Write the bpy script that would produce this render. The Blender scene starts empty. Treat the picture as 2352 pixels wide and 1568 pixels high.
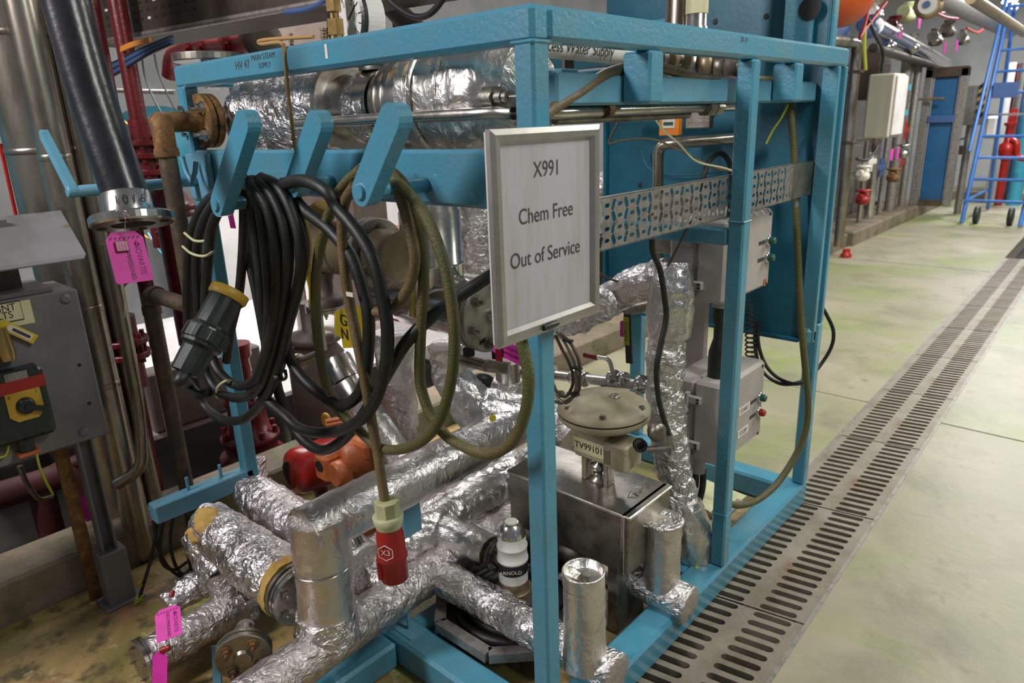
import bpy, math, random
from mathutils import Vector, Matrix, noise
random.seed(7)
S = bpy.context.scene
COL = S.collection
PI = math.pi

# ------------------------------------------------------------------ camera
RW = Matrix(((0.74421887, 0.6669845, -0.03563643),
             (-0.17381803, 0.24490832, 0.95383815),
             (0.64492291, -0.70367009, 0.29819932)))      # world -> camera
CAM = Vector((0.891984, -1.058740, 1.598191))
F = 1619.47
cam = bpy.data.cameras.new('camera')
cam.sensor_width = 36.0
cam.lens = F / 2352 * 36
cam.clip_start = 0.05
cam.clip_end = 100
cam.dof.use_dof = True
cam.dof.focus_distance = 1.9
cam.dof.aperture_fstop = 4.5
co = bpy.data.objects.new('camera', cam)
COL.objects.link(co)
co.matrix_world = Matrix.Translation(CAM) @ RW.transposed().to_4x4()
S.camera = co

# ------------------------------------------------------------------ light
S.view_settings.view_transform = 'Standard'
S.view_settings.look = 'None'
S.view_settings.gamma = 1
S.view_settings.exposure = 0.1
w = bpy.data.worlds.new('hall_air')
S.world = w
w.use_nodes = True
w.node_tree.nodes['Background'].inputs[0].default_value = (0.80, 0.84, 0.86, 1)
w.node_tree.nodes['Background'].inputs[1].default_value = 0.15


def area(name, loc, target, size, size_y, power, color=(1, 1, 1), spread=PI):
    l = bpy.data.lights.new(name, 'AREA')
    l.shape = 'RECTANGLE'
    l.size = size
    l.size_y = size_y
    l.energy = power
    l.color = color
    l.spread = spread
    o = bpy.data.objects.new(name, l)
    COL.objects.link(o)
    o.location = loc
    d = Vector(target) - Vector(loc)
    o.rotation_euler = d.to_track_quat('-Z', 'Y').to_euler()
    return o


area('key_lamp', (-1.6, -2.6, 3.3), (-0.5, 0.2, 0.7), 0.35, 1.3, 100, (1, 0.95, 0.95))
area('aisle_lamp', (2.2, 0.6, 3.6), (0.3, 1.2, 0.3), 0.4, 1.6, 66, (1.0, 1.0, 0.92))
area('aisle_lamp', (1.8, 4.6, 3.6), (0.3, 4.6, 0), 0.5, 1.8, 150, (1.0, 1.0, 0.90))
area('aisle_lamp', (0.8, 9.0, 3.7), (0.0, 9.0, 0), 0.5, 2.0, 210, (1.0, 0.98, 0.95))
area('aisle_lamp', (-0.6, 13.0, 3.7), (-0.6, 13.0, 0), 0.6, 2.0, 230, (0.95, 0.98, 1.0))
area('pipe_bay_lamp', (-3.5, 1.2, 3.0), (-3.4, 1.2, 0), 0.8, 2.0, 110, (1, 0.97, 0.97), 2.0)
area('rear_lamp', (-2.2, 3.4, 3.2), (-1.6, 3.6, 0), 0.5, 1.6, 60, (1, 0.97, 0.92))


# ------------------------------------------------------------------ pixel <-> place
def at(u, v, x=None, y=None, z=None, t=None):
    d = RW.transposed() @ Vector(((u - 1176) / F, -(v - 784) / F, -1.0))
    if x is not None: k = (x - CAM.x) / d.x
    elif y is not None: k = (y - CAM.y) / d.y
    elif z is not None: k = (z - CAM.z) / d.z
    else: k = t
    return CAM + d * k


def dep(P): return -(RW @ (Vector(P) - CAM)).z


def pxr(P, wpx): return wpx / 2 * dep(P) / F


# ------------------------------------------------------------------ materials
def N(nt, t, **k):
    n = nt.nodes.new(t)
    for a, b in k.items(): setattr(n, a, b)
    return n


def mat(name, c1, c2=None, c3=None, scale=6, rough=0.5, metal=0.0, bump=0.0, bscale=60, lo=0.45, hi=0.65,
        lo3=0.6, hi3=0.66, s3=30, emit=None, spec=0.5, rough2=None, stretch=None, coat=0):
    m = bpy.data.materials.new(name)
    m.use_nodes = True
    nt = m.node_tree
    b = nt.nodes['Principled BSDF']
    b.inputs['Base Color'].default_value = (*c1, 1)
    b.inputs['Roughness'].default_value = rough
    b.inputs['Metallic'].default_value = metal
    b.inputs['Specular IOR Level'].default_value = spec
    b.inputs['Coat Weight'].default_value = coat
    tc = N(nt, 'ShaderNodeTexCoord')
    vec = tc.outputs['Object']
    if stretch:
        mp = N(nt, 'ShaderNodeMapping')
        mp.inputs['Scale'].default_value = stretch
        nt.links.new(vec, mp.inputs[0])
        vec = mp.outputs[0]

    def nz(sc, det=6, l=0.4, h=0.6):
        n = N(nt, 'ShaderNodeTexNoise')
        n.inputs['Scale'].default_value = sc
        n.inputs['Detail'].default_value = det
        n.inputs['Roughness'].default_value = 0.65
        nt.links.new(vec, n.inputs['Vector'])
        r = N(nt, 'ShaderNodeMapRange')
        r.inputs['From Min'].default_value = l
        r.inputs['From Max'].default_value = h
        nt.links.new(n.outputs[0], r.inputs[0])
        return r.outputs[0]
    col = None
    if c2:
        f = nz(scale, 7, lo, hi)
        mx = N(nt, 'ShaderNodeMix', data_type='RGBA')
        mx.inputs[6].default_value = (*c1, 1)
        mx.inputs[7].default_value = (*c2, 1)
        nt.links.new(f, mx.inputs[0])
        col = mx.outputs[2]
        if rough2 is not None:
            r2 = N(nt, 'ShaderNodeMapRange')
            r2.inputs['To Min'].default_value = rough
            r2.inputs['To Max'].default_value = rough2
            nt.links.new(f, r2.inputs[0])
            nt.links.new(r2.outputs[0], b.inputs['Roughness'])
    if c3:
        f3 = nz(s3, 8, lo3, hi3)
        mx = N(nt, 'ShaderNodeMix', data_type='RGBA')
        if col: nt.links.new(col, mx.inputs[6])
        else: mx.inputs[6].default_value = (*c1, 1)
        mx.inputs[7].default_value = (*c3, 1)
        nt.links.new(f3, mx.inputs[0])
        col = mx.outputs[2]
    if col: nt.links.new(col, b.inputs['Base Color'])
    if bump:
        n = N(nt, 'ShaderNodeTexNoise')
        n.inputs['Scale'].default_value = bscale
        n.inputs['Detail'].default_value = 5
        nt.links.new(vec, n.inputs['Vector'])
        bp = N(nt, 'ShaderNodeBump')
        bp.inputs['Strength'].default_value = bump
        bp.inputs['Distance'].default_value = 0.004
        nt.links.new(n.outputs[0], bp.inputs['Height'])
        nt.links.new(bp.outputs[0], b.inputs['Normal'])
    if emit:
        b.inputs['Emission Color'].default_value = (*c1, 1)
        b.inputs['Emission Strength'].default_value = emit
    return m


def foil_mat(name, base=0.78, rough=0.2, big=30, small=80, strength=1.0, dist=0.003, tint=(1, 0.97, 0.98), dirt=0.0):
    """aluminium foil: facets of crumples from distorted voronoi edges plus fine creases"""
    m = bpy.data.materials.new(name)
    m.use_nodes = True
    nt = m.node_tree
    b = nt.nodes['Principled BSDF']
    b.inputs['Metallic'].default_value = 1
    b.inputs['Roughness'].default_value = rough
    L = nt.links.new
    tc = N(nt, 'ShaderNodeTexCoord')
    nz = N(nt, 'ShaderNodeTexNoise')
    nz.inputs['Scale'].default_value = 9
    nz.inputs['Detail'].default_value = 3
    L(tc.outputs['Object'], nz.inputs['Vector'])
    vm = N(nt, 'ShaderNodeMix', data_type='VECTOR')
    vm.inputs[0].default_value = 0.16
    L(tc.outputs['Object'], vm.inputs[4])
    L(nz.outputs['Color'], vm.inputs[5])
    outs = []
    for sc, amt in ((big, 1.0), (small, 0.45), (small * 2.3, 0.16)):
        v = N(nt, 'ShaderNodeTexVoronoi', feature='F1')
        v.inputs['Scale'].default_value = sc
        v.inputs['Randomness'].default_value = 1
        L(vm.outputs[1], v.inputs['Vector'])
        mu = N(nt, 'ShaderNodeMath', operation='MULTIPLY')
        mu.inputs[1].default_value = amt
        L(v.outputs['Distance'], mu.inputs[0])
        outs.append(mu.outputs[0])
    for sc, amt, wd in ((big * .7, .55, .10), (small * .7, .30, .12)):
        v = N(nt, 'ShaderNodeTexVoronoi', feature='DISTANCE_TO_EDGE')
        v.inputs['Scale'].default_value = sc
        L(vm.outputs[1], v.inputs['Vector'])
        mr_ = N(nt, 'ShaderNodeMapRange')
        mr_.inputs['From Max'].default_value = wd
        mr_.inputs['To Min'].default_value = amt * .5
        mr_.inputs['To Max'].default_value = 0
        L(v.outputs['Distance'], mr_.inputs[0])
        outs.append(mr_.outputs[0])
    n2 = N(nt, 'ShaderNodeTexNoise')
    n2.inputs['Scale'].default_value = big * 1.3
    n2.inputs['Detail'].default_value = 8
    n2.inputs['Roughness'].default_value = 0.6
    n2.inputs['Distortion'].default_value = 0.8
    L(vm.outputs[1], n2.inputs['Vector'])
    outs.append(n2.outputs[0])
    s = outs[0]
    for o in outs[1:]:
        a = N(nt, 'ShaderNodeMath', operation='ADD')
        L(s, a.inputs[0]); L(o, a.inputs[1])
        s = a.outputs[0]
    bp = N(nt, 'ShaderNodeBump')
    bp.inputs['Strength'].default_value = strength
    bp.inputs['Distance'].default_value = dist
    L(s, bp.inputs['Height'])
    L(bp.outputs[0], b.inputs['Normal'])
    n3 = N(nt, 'ShaderNodeTexNoise')
    n3.inputs['Scale'].default_value = 7
    n3.inputs['Detail'].default_value = 8
    L(tc.outputs['Object'], n3.inputs['Vector'])
    mr = N(nt, 'ShaderNodeMapRange')
    mr.inputs['From Min'].default_value = 0.45
    mr.inputs['From Max'].default_value = 0.72
    mr.inputs['To Max'].default_value = 0.35 + dirt
    L(n3.outputs[0], mr.inputs[0])
    mx = N(nt, 'ShaderNodeMix', data_type='RGBA')
    mx.inputs[6].default_value = (base * tint[0], base * tint[1], base * tint[2], 1)
    mx.inputs[7].default_value = (base * .5, base * .44, base * .36, 1)
    L(mr.outputs[0], mx.inputs[0])
    L(mx.outputs[2], b.inputs['Base Color'])
    rr = N(nt, 'ShaderNodeMapRange')
    rr.inputs['To Min'].default_value = rough
    rr.inputs['To Max'].default_value = rough + .25
    L(mr.outputs[0], rr.inputs[0])
    L(rr.outputs[0], b.inputs['Roughness'])
    return m


M = {}
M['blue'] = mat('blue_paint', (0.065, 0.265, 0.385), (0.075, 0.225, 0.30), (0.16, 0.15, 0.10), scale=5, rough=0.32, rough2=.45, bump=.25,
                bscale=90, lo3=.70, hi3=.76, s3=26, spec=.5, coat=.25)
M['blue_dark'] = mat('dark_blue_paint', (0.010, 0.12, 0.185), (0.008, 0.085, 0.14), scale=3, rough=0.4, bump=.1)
M['blue_pale'] = mat('pale_blue_paint', (0.11, 0.30, 0.42), (0.10, 0.26, 0.34), (0.25, 0.2, 0.14), scale=8, rough=0.4, bump=.2, lo3=.64, hi3=.7)
M['foil'] = foil_mat('crumpled_foil', .77, .24, 26, 70, 1.0, .006)
M['foil_soft'] = foil_mat('smoothed_foil', .74, .30, 16, 70, .8, .0028)
M['foil_clad'] = foil_mat('foil_cladding', .70, .34, 16, 60, .8, .0022, (1, .95, .90))
M['foil_dirty'] = foil_mat('dusty_foil', .68, .34, 26, 80, 1.0, .0045, (1, .94, .95), .25)
M['steel'] = mat('stainless_steel', (0.52, 0.50, 0.47), (0.36, 0.33, 0.28), scale=9, rough=0.25, rough2=.42, metal=1, bump=.12, bscale=40)
M['steel_bright'] = mat('bright_steel', (0.72, 0.71, 0.69), (0.5, 0.48, 0.45), scale=14, rough=0.2, metal=1, bump=.05)
M['steel_dull'] = mat('dull_steel', (0.30, 0.28, 0.24), (0.16, 0.14, 0.11), scale=12, rough=0.42, metal=.9, bump=.25)
M['steel_plate'] = mat('satin_steel_plate', (0.36, 0.34, 0.30), (0.28, 0.26, 0.22), scale=5, rough=0.45, metal=.7, bump=.08)
M['door_blue'] = mat('door_blue_paint', (0.015, 0.10, 0.24), (0.012, 0.08, 0.19), scale=2, rough=.4)
M['galv'] = mat('galvanised_steel', (0.33, 0.31, 0.29), (0.22, 0.2, 0.18), scale=30, rough=0.5, metal=.7, bump=.2)
M['pipe_green'] = mat('tarnished_steel', (0.42, 0.38, 0.32), (0.20, 0.17, 0.12), scale=7, rough=0.3, metal=.95, bump=.1, stretch=(1, 1, .3))
M['rust'] = mat('rusty_steel', (0.17, 0.085, 0.03), (0.30, 0.17, 0.05), (0.05, 0.03, 0.02), scale=22, rough=0.7, metal=.35, bump=.6, lo3=.52, hi3=.66, s3=14)
M['pipe_dark'] = mat('dark_old_pipe', (0.075, 0.06, 0.045), (0.14, 0.10, 0.06), scale=18, rough=0.55, metal=.5, bump=.4)
M['rubber'] = mat('black_rubber', (0.008, 0.009, 0.009), (0.018, 0.021, 0.016), (0.16, 0.17, 0.15), scale=14, rough=0.5, bump=.25, lo3=.70, hi3=.74, s3=45)
M['black'] = mat('black_plastic', (0.012, 0.016, 0.016), (0.02, 0.03, 0.027), scale=20, rough=0.35)
M['hose'] = mat('black_hose', (0.012, 0.012, 0.016), (0.03, 0.03, 0.04), scale=5, rough=0.28, bump=.15)
M['olive'] = mat('olive_cable', (0.085, 0.085, 0.022), (0.13, 0.10, 0.035), (0.13, 0.26, 0.33), scale=7, rough=0.38, bump=.8, bscale=260, lo3=.66, hi3=.68, s3=14)
M['brown_cable'] = mat('brown_cable', (0.12, 0.085, 0.035), (0.20, 0.14, 0.07), (0.13, 0.26, 0.33), scale=7, rough=0.42, bump=.5, bscale=200, lo3=.67, hi3=.69, s3=14)
M['red'] = mat('dark_red_paint', (0.13, 0.007, 0.010), (0.08, 0.005, 0.008), scale=8, rough=0.33, bump=.3)
M['red_bright'] = mat('bright_red_paint', (0.42, 0.018, 0.012), (0.30, 0.012, 0.01), scale=9, rough=0.28, bump=.15)
M['red_plug'] = mat('red_plastic', (0.33, 0.015, 0.012), (0.25, 0.012, 0.01), (0.55, 0.45, 0.42), scale=9, rough=0.4, lo3=.69, hi3=.71, s3=38)
M['orange'] = mat('orange_paint', (0.48, 0.13, 0.04), (0.38, 0.09, 0.025), scale=12, rough=0.4, bump=.3)
M['orange_bright'] = mat('orange_plastic', (0.75, 0.22, 0.02), rough=0.4)
M['yellow'] = mat('yellow_plastic', (0.52, 0.33, 0.03), (0.40, 0.22, 0.02), scale=16, rough=0.5)
M['yellow_tag'] = mat('yellow_tag', (0.62, 0.46, 0.02), (0.5, 0.34, 0.02), scale=16, rough=0.5)
M['cream'] = mat('cream_plastic', (0.50, 0.52, 0.30), (0.42, 0.42, 0.22), scale=12, rough=0.5)
M['beige'] = mat('beige_enamel', (0.36, 0.32, 0.22), (0.28, 0.23, 0.14), (0.16, 0.11, 0.06), scale=8, rough=0.5, bump=.15, lo3=.62, hi3=.7, s3=12)
M['box_grey'] = mat('pale_grey_plastic', (0.42, 0.38, 0.36), (0.36, 0.32, 0.28), scale=5, rough=0.5, bump=.05)
M['cabinet'] = mat('cabinet_white', (0.55, 0.53, 0.44), rough=0.5)
M['white'] = mat('white_paint', (0.72, 0.70, 0.68), (0.62, 0.6, 0.58), scale=3, rough=0.6)
M['encl'] = mat('grey_painted_steel', (0.17, 0.165, 0.175), (0.13, 0.125, 0.125), (0.12, 0.08, 0.04), scale=4, rough=0.5, bump=.15, lo3=.60, hi3=.68, s3=6)
M['pink'] = mat('magenta_tag', (0.74, 0.035, 0.42), (0.62, 0.03, 0.34), scale=14, rough=0.55)
M['dkred'] = mat('dark_red_seal', (0.16, 0.004, 0.015), rough=0.3)
M['ink'] = mat('black_ink', (0.01, 0.01, 0.012), rough=0.6)
M['ink_soft'] = mat('grey_ink', (0.045, 0.043, 0.045), rough=0.6)
M['ink_purple'] = mat('purple_ink', (0.16, 0.004, 0.10), rough=0.6)
M['paper'] = mat('stained_paper', (0.43, 0.41, 0.45), (0.38, 0.35, 0.36), (0.38, 0.30, 0.20), scale=5, rough=0.55, lo3=.64, hi3=.74, s3=5, stretch=(5, 5, .8))
M['label_w'] = mat('white_label', (0.72, 0.70, 0.64), (0.6, 0.55, 0.45), scale=9, rough=0.45)
M['label_c'] = mat('cream_label', (0.62, 0.58, 0.36), rough=0.5)
M['alu'] = mat('brushed_aluminium', (0.50, 0.48, 0.46), (0.42, 0.39, 0.36), scale=8, rough=0.38, metal=.85, bump=.05)
M['foam'] = mat('yellow_insulation_foam', (0.50, 0.33, 0.09), (0.36, 0.22, 0.05), scale=18, rough=0.9, bump=.8, bscale=50)
M['brass'] = mat('tan_metal', (0.30, 0.23, 0.14), (0.20, 0.15, 0.09), scale=8, rough=0.4, metal=.6, bump=.2)
M['gold'] = mat('brass', (0.55, 0.38, 0.16), (0.4, 0.26, 0.10), scale=12, rough=0.3, metal=1, bump=.1)
M['brown'] = mat('brown_steel', (0.10, 0.075, 0.06), (0.07, 0.05, 0.04), scale=5, rough=0.55, bump=.15)
M['rubberband'] = mat('rubber_band_tan', (0.42, 0.24, 0.09), rough=0.5)
M['glass_white'] = mat('gauge_face', (0.72, 0.72, 0.70), rough=0.25)
M['tread'] = mat('tread_plate', (0.60, 0.58, 0.56), (0.5, 0.47, 0.45), scale=6, rough=0.4, metal=.3, bump=.6, bscale=70)
M['green'] = mat('green_plastic', (0.02, 0.09, 0.06), rough=0.3)
M['teal'] = mat('cyan_plastic', (0.05, 0.35, 0.5), rough=0.4)
M['ladder'] = mat('ladder_blue_paint', (0.03, 0.13, 0.42), (0.04, 0.17, 0.5), scale=5, rough=0.4)
M['lime'] = mat('lime_label', (0.36, 0.42, 0.03), rough=0.5)
M['yelgreen'] = mat('yellow_green_wire', (0.42, 0.45, 0.04), rough=0.5)
M['orange_wire'] = mat('orange_wire', (0.75, 0.28, 0.04), rough=0.5)
M['blue_wire'] = mat('blue_wire', (0.05, 0.10, 0.26), rough=0.5)
M['lamp'] = mat('lit_tube', (1, 0.98, 0.95), emit=6)
M['tray_dark'] = mat('dusty_tray_steel', (0.075, 0.055, 0.042), (0.045, 0.034, 0.026), scale=8, rough=0.55, metal=.4, bump=.2)


def concrete(name):
    m = bpy.data.materials.new(name)
    m.use_nodes = True
    nt = m.node_tree
    L = nt.links.new
    b = nt.nodes['Principled BSDF']
    b.inputs['Roughness'].default_value = .42
    tc = N(nt, 'ShaderNodeNewGeometry')
    sep = N(nt, 'ShaderNodeSeparateXYZ')
    L(tc.outputs['Position'], sep.inputs[0])

    def nz(sc, l, h, det=7, dis=0.0):
        n = N(nt, 'ShaderNodeTexNoise')
        n.inputs['Scale'].default_value = sc
        n.inputs['Detail'].default_value = det
        n.inputs['Roughness'].default_value = .6
        n.inputs['Distortion'].default_value = dis
        L(tc.outputs['Position'], n.inputs['Vector'])
        r = N(nt, 'ShaderNodeMapRange')
        r.inputs['From Min'].default_value = l
        r.inputs['From Max'].default_value = h
        L(n.outputs[0], r.inputs[0])
        return r.outputs[0]

    def mix(a, bcol, f, isvec=False):
        mx = N(nt, 'ShaderNodeMix', data_type='RGBA')
        if isinstance(a, tuple): mx.inputs[6].default_value = (*a, 1)
        else: L(a, mx.inputs[6])
        if isinstance(bcol, tuple): mx.inputs[7].default_value = (*bcol, 1)
        else: L(bcol, mx.inputs[7])
        L(f, mx.inputs[0])
        return mx.outputs[2]
    c = mix((0.285, 0.27, 0.175), (0.36, 0.32, 0.235), nz(1.1, .42, .62))
    c = mix(c, (0.245, 0.285, 0.10), nz(.9, .50, .64, 5, .6))
    c = mix(c, (0.19, 0.18, 0.115), nz(2.6, .50, .76, 8, .4))
    # old wet, rusty and mossy ground on the left of the skid
    mr = N(nt, 'ShaderNodeMapRange')
    mr.inputs['From Min'].default_value = 0.05
    mr.inputs['From Max'].default_value = -0.25
    L(sep.outputs[0], mr.inputs[0])
    mr2 = N(nt, 'ShaderNodeMapRange')
    mr2.inputs['From Min'].default_value = 1.9
    mr2.inputs['From Max'].default_value = 1.5
    L(sep.outputs[1], mr2.inputs[0])
    mm = N(nt, 'ShaderNodeMath', operation='MULTIPLY')
    L(mr.outputs[0], mm.inputs[0])
    L(mr2.outputs[0], mm.inputs[1])
    d = mix((0.42, 0.28, 0.11), (0.20, 0.155, 0.055), nz(2.2, .4, .6, 8, .5))
    d = mix(d, (0.32, 0.15, 0.08), nz(3.1, .52, .66, 8, .3))
    d = mix(d, (0.18, 0.19, 0.05), nz(1.7, .50, .64, 6, .4))
    d = mix(d, (0.50, 0.40, 0.20), nz(7, .62, .72, 8, .3))
    d = mix(d, (0.11, 0.085, 0.04), nz(11, .50, .62, 8, .2))
    d = mix(d, (0.40, 0.32, 0.17), nz(19, .60, .68, 8, .2))
    c = mix(c, (0.20, 0.19, 0.12), nz(9, .60, .75, 8, .2))
    c = mix(c, d, mm.outputs[0])
    L(c, b.inputs['Base Color'])
    n = N(nt, 'ShaderNodeTexNoise')
    n.inputs['Scale'].default_value = 25
    n.inputs['Detail'].default_value = 8
    L(tc.outputs['Position'], n.inputs['Vector'])
    bp = N(nt, 'ShaderNodeBump')
    bp.inputs['Strength'].default_value = .25
    bp.inputs['Distance'].default_value = .004
    L(n.outputs[0], bp.inputs['Height'])
    L(bp.outputs[0], b.inputs['Normal'])
    return m


M['floor'] = concrete('worn_concrete')
M['kerb'] = mat('kerb_concrete', (0.215, 0.165, 0.12), (0.13, 0.11, 0.06), (0.07, 0.085, 0.025), scale=5, rough=0.7, bump=.4, lo3=.52, hi3=.66, s3=3)
M['wall'] = mat('pale_wall', (0.60, 0.60, 0.60), (0.5, 0.5, 0.5), scale=1.5, rough=0.6)
M['grate'] = mat('grate_casting', (0.27, 0.24, 0.19), (0.20, 0.17, 0.12), (0.20, 0.085, 0.035), scale=6, rough=0.5, metal=.35, bump=.3, lo3=.60, hi3=.68, s3=4)
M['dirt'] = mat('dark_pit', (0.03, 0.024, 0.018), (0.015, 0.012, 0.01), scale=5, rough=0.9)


# ------------------------------------------------------------------ mesh builder
def frame(ax):
    ax = Vector(ax).normalized()
    h = Vector((0, 0, 1)) if abs(ax.z) < .9 else Vector((1, 0, 0))
    a = ax.cross(h).normalized()
    return a, ax.cross(a).normalized(), ax


def smooth_path(pts, n=8):
    pts = [Vector(p) for p in pts]
    if len(pts) < 3: return pts
    out = []
    P = [pts[0] * 2 - pts[1]] + pts + [pts[-1] * 2 - pts[-2]]
    for i in range(1, len(P) - 2):
        a, b, c, d = P[i - 1:i + 3]
        for k in range(n):
            t = k / n
            out.append(.5 * ((2 * b) + (c - a) * t + (2 * a - 5 * b + 4 * c - d) * t * t + (3 * b - a - 3 * c + d) * t ** 3))
    out.append(pts[-1])
    return out


def round_path(pts, r, n=6):
    """polyline with rounded corners"""
    pts = [Vector(p) for p in pts]
    out = [pts[0]]
    for i in range(1, len(pts) - 1):
        a, b, c = pts[i - 1:i + 2]
        d1 = (a - b).normalized(); d2 = (c - b).normalized()
        rr = min(r, (a - b).length * .49, (c - b).length * .49)
        p0 = b + d1 * rr; p2 = b + d2 * rr
        for k in range(n + 1):
            t = k / n
            out.append(p0 * (1 - t) ** 2 + b * 2 * t * (1 - t) + p2 * t * t)
    out.append(pts[-1])
    return out


class MB:
    def __init__(s): s.v = []; s.f = []; s.sm = []

    def add(s, vs, fs, smooth=False):
        o = len(s.v)
        s.v += [Vector(v) for v in vs]
        s.f += [tuple(i + o for i in f) for f in fs]
        s.sm += [smooth] * len(fs)
        return s

    def box(s, lo, hi, bev=0.0, R=None, c=None):
        lo = Vector(lo); hi = Vector(hi)
        lo, hi = Vector([min(a, b) for a, b in zip(lo, hi)]), Vector([max(a, b) for a, b in zip(lo, hi)])
        bev = min(bev, min(hi - lo) * .45)
        if bev <= 0:
            vs = [Vector((x, y, z)) for x in (lo.x, hi.x) for y in (lo.y, hi.y) for z in (lo.z, hi.z)]
            fs = [(0, 1, 3, 2), (4, 6, 7, 5), (0, 4, 5, 1), (2, 3, 7, 6), (0, 2, 6, 4), (1, 5, 7, 3)]
        else:
            vs = []; idx = {}
            for i in (0, 1):
                for j in (0, 1):
                    for k in (0, 1):
                        base = [(lo.x, hi.x)[i], (lo.y, hi.y)[j], (lo.z, hi.z)[k]]
                        sg = [1 if q == 0 else -1 for q in (i, j, k)]
                        for ax in range(3):
                            p = [base[q] + (0 if q == ax else sg[q] * bev) for q in range(3)]
                            idx[(i, j, k, ax)] = len(vs); vs.append(Vector(p))
            fs = []
            for q in (0, 1):
                fs.append([idx[(q, a, b, 0)] for a, b in ((0, 0), (0, 1), (1, 1), (1, 0))][::1 if q == 0 else -1])
                fs.append([idx[(a, q, b, 1)] for a, b in ((0, 0), (1, 0), (1, 1), (0, 1))][::1 if q == 0 else -1])
                fs.append([idx[(a, b, q, 2)] for a, b in ((0, 0), (0, 1), (1, 1), (1, 0))][::1 if q == 0 else -1])
            for a in (0, 1):
                for b in (0, 1):
                    fs.append([idx[(a, b, 0, 0)], idx[(a, b, 1, 0)], idx[(a, b, 1, 1)], idx[(a, b, 0, 1)]])
                    fs.append([idx[(a, 0, b, 0)], idx[(a, 1, b, 0)], idx[(a, 1, b, 2)], idx[(a, 0, b, 2)]])
                    fs.append([idx[(0, a, b, 1)], idx[(1, a, b, 1)], idx[(1, a, b, 2)], idx[(0, a, b, 2)]])
                    for c_ in (0, 1):
                        fs.append([idx[(a, b, c_, 0)], idx[(a, b, c_, 1)], idx[(a, b, c_, 2)]])
        if R is not None:
            cc = Vector(c) if c is not None else (lo + hi) / 2
            vs = [cc + R @ (v - cc) for v in vs]
        return s.add(vs, fs)

    def obox(s, c, ax, ay, az, hx, hy, hz, bev=0.0):
        """box with its own axes"""
        ax = Vector(ax).normalized(); ay = Vector(ay).normalized(); az = Vector(az).normalized()
        t = MB().box((-hx, -hy, -hz), (hx, hy, hz), bev)
        c = Vector(c)
        return s.add([c + ax * v.x + ay * v.y + az * v.z for v in t.v], t.f)

    def bar(s, a, b, w, h, up=(0, 0, 1), bev=0.0):
        a = Vector(a); b = Vector(b)
        d = (b - a).normalized()
        sx = d.cross(Vector(up)).normalized()
        uz = sx.cross(d).normalized()
        return s.obox((a + b) / 2, d, sx, uz, (b - a).length / 2, w / 2, h / 2, bev)

    def lathe(s, o, ax, prof, n=32, smooth=True, caps=True, phase=0):
        """prof: (radius, height along axis)"""
        a, b, c = frame(ax)
        o = Vector(o)
        vs = []; fs = []
        for r, h in prof:
            for k in range(n):
                t = 2 * PI * k / n + phase
                vs.append(o + c * h + (a * math.cos(t) + b * math.sin(t)) * r)
        for i in range(len(prof) - 1):
            for k in range(n):
                k2 = (k + 1) % n
                fs.append((i * n + k, i * n + k2, (i + 1) * n + k2, (i + 1) * n + k))
        s.add(vs, fs, smooth)
        if caps:
            m = len(prof) - 1
            s.add([vs[k] for k in range(n)], [tuple(range(n))[::-1]])
            s.add([vs[m * n + k] for k in range(n)], [tuple(range(n))])
        return s

    def cyl(s, a, b, r, n=24, r2=None, bev=0):
        a = Vector(a); b = Vector(b)
        h = (b - a).length
        r2 = r if r2 is None else r2
        if bev:
            return s.lathe(a, b - a, [(r - bev, 0), (r, bev), (r2, h - bev), (r2 - bev, h)], n)
        return s.lathe(a, b - a, [(r, 0), (r2, h)], n)

    def hexa(s, a, b, r, phase=0): return s.lathe(a, Vector(b) - Vector(a), [(r, 0), (r, (Vector(b) - Vector(a)).length)], 6, False, phase=phase)

    def tube(s, pts, r, n=12, caps=True, wr=0.0, wf=14, seed=0, smooth=True, ell=1.0):
        pts = [Vector(p) for p in pts]
        m = len(pts)
        R = r if isinstance(r, (list, tuple)) else [r] * m
        T = []
        for i in range(m):
            d = pts[min(i + 1, m - 1)] - pts[max(i - 1, 0)]
            T.append(d.normalized() if d.length > 1e-9 else Vector((0, 0, 1)))
        a, b, _ = frame(T[0])
        vs = []; fs = []
        for i in range(m):
            if i:
                q = T[i - 1].rotation_difference(T[i])
                a = q @ a
                a = (a - T[i] * a.dot(T[i])).normalized()
            b = T[i].cross(a)
            for k in range(n):
                t = 2 * PI * k / n
                d = a * math.cos(t) + b * math.sin(t) * ell
                rr = R[i]
                if wr:
                    p = pts[i] + d * rr + Vector((seed, seed * 1.7, 0))
                    e = abs(noise.noise(p * wf)) * 1.6 + abs(noise.noise(p * wf * 2.7)) * .8 - .45 + .5 * noise.noise(p * wf * .4)
                    rr += wr * e
                vs.append(pts[i] + d * rr)
        for i in range(m - 1):
            for k in range(n):
                k2 = (k + 1) % n
                fs.append((i * n + k, i * n + k2, (i + 1) * n + k2, (i + 1) * n + k))
        s.add(vs, fs, smooth)
        if caps:
            s.add(vs[:n], [tuple(range(n))[::-1]], False)
            s.add(vs[-n:], [tuple(range(n))], False)
        return s

    def foil(s, pts, r, wr=.01, wf=14, n=44, step=.012, corner=.0, seed=0, taper=None):
        """wrinkled wrap round a straight or bent pipe"""
        pts = [Vector(p) for p in pts]
        if corner: pts = round_path(pts, corner, 8)
        out = []; Rr = []
        wr *= .62; wf *= 1.7; n = int(n * 1.4); step *= .75
        tot = sum((pts[i + 1] - pts[i]).length for i in range(len(pts) - 1))
        acc = 0
        rl = r if isinstance(r, (list, tuple)) else None
        for i in range(len(pts) - 1):
            l = (pts[i + 1] - pts[i]).length
            k = max(1, int(l / step))
            for j in range(k):
                out.append(pts[i].lerp(pts[i + 1], j / k))
                Rr.append((acc + l * j / k) / tot)
            acc += l
        out.append(pts[-1]); Rr.append(1)
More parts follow.
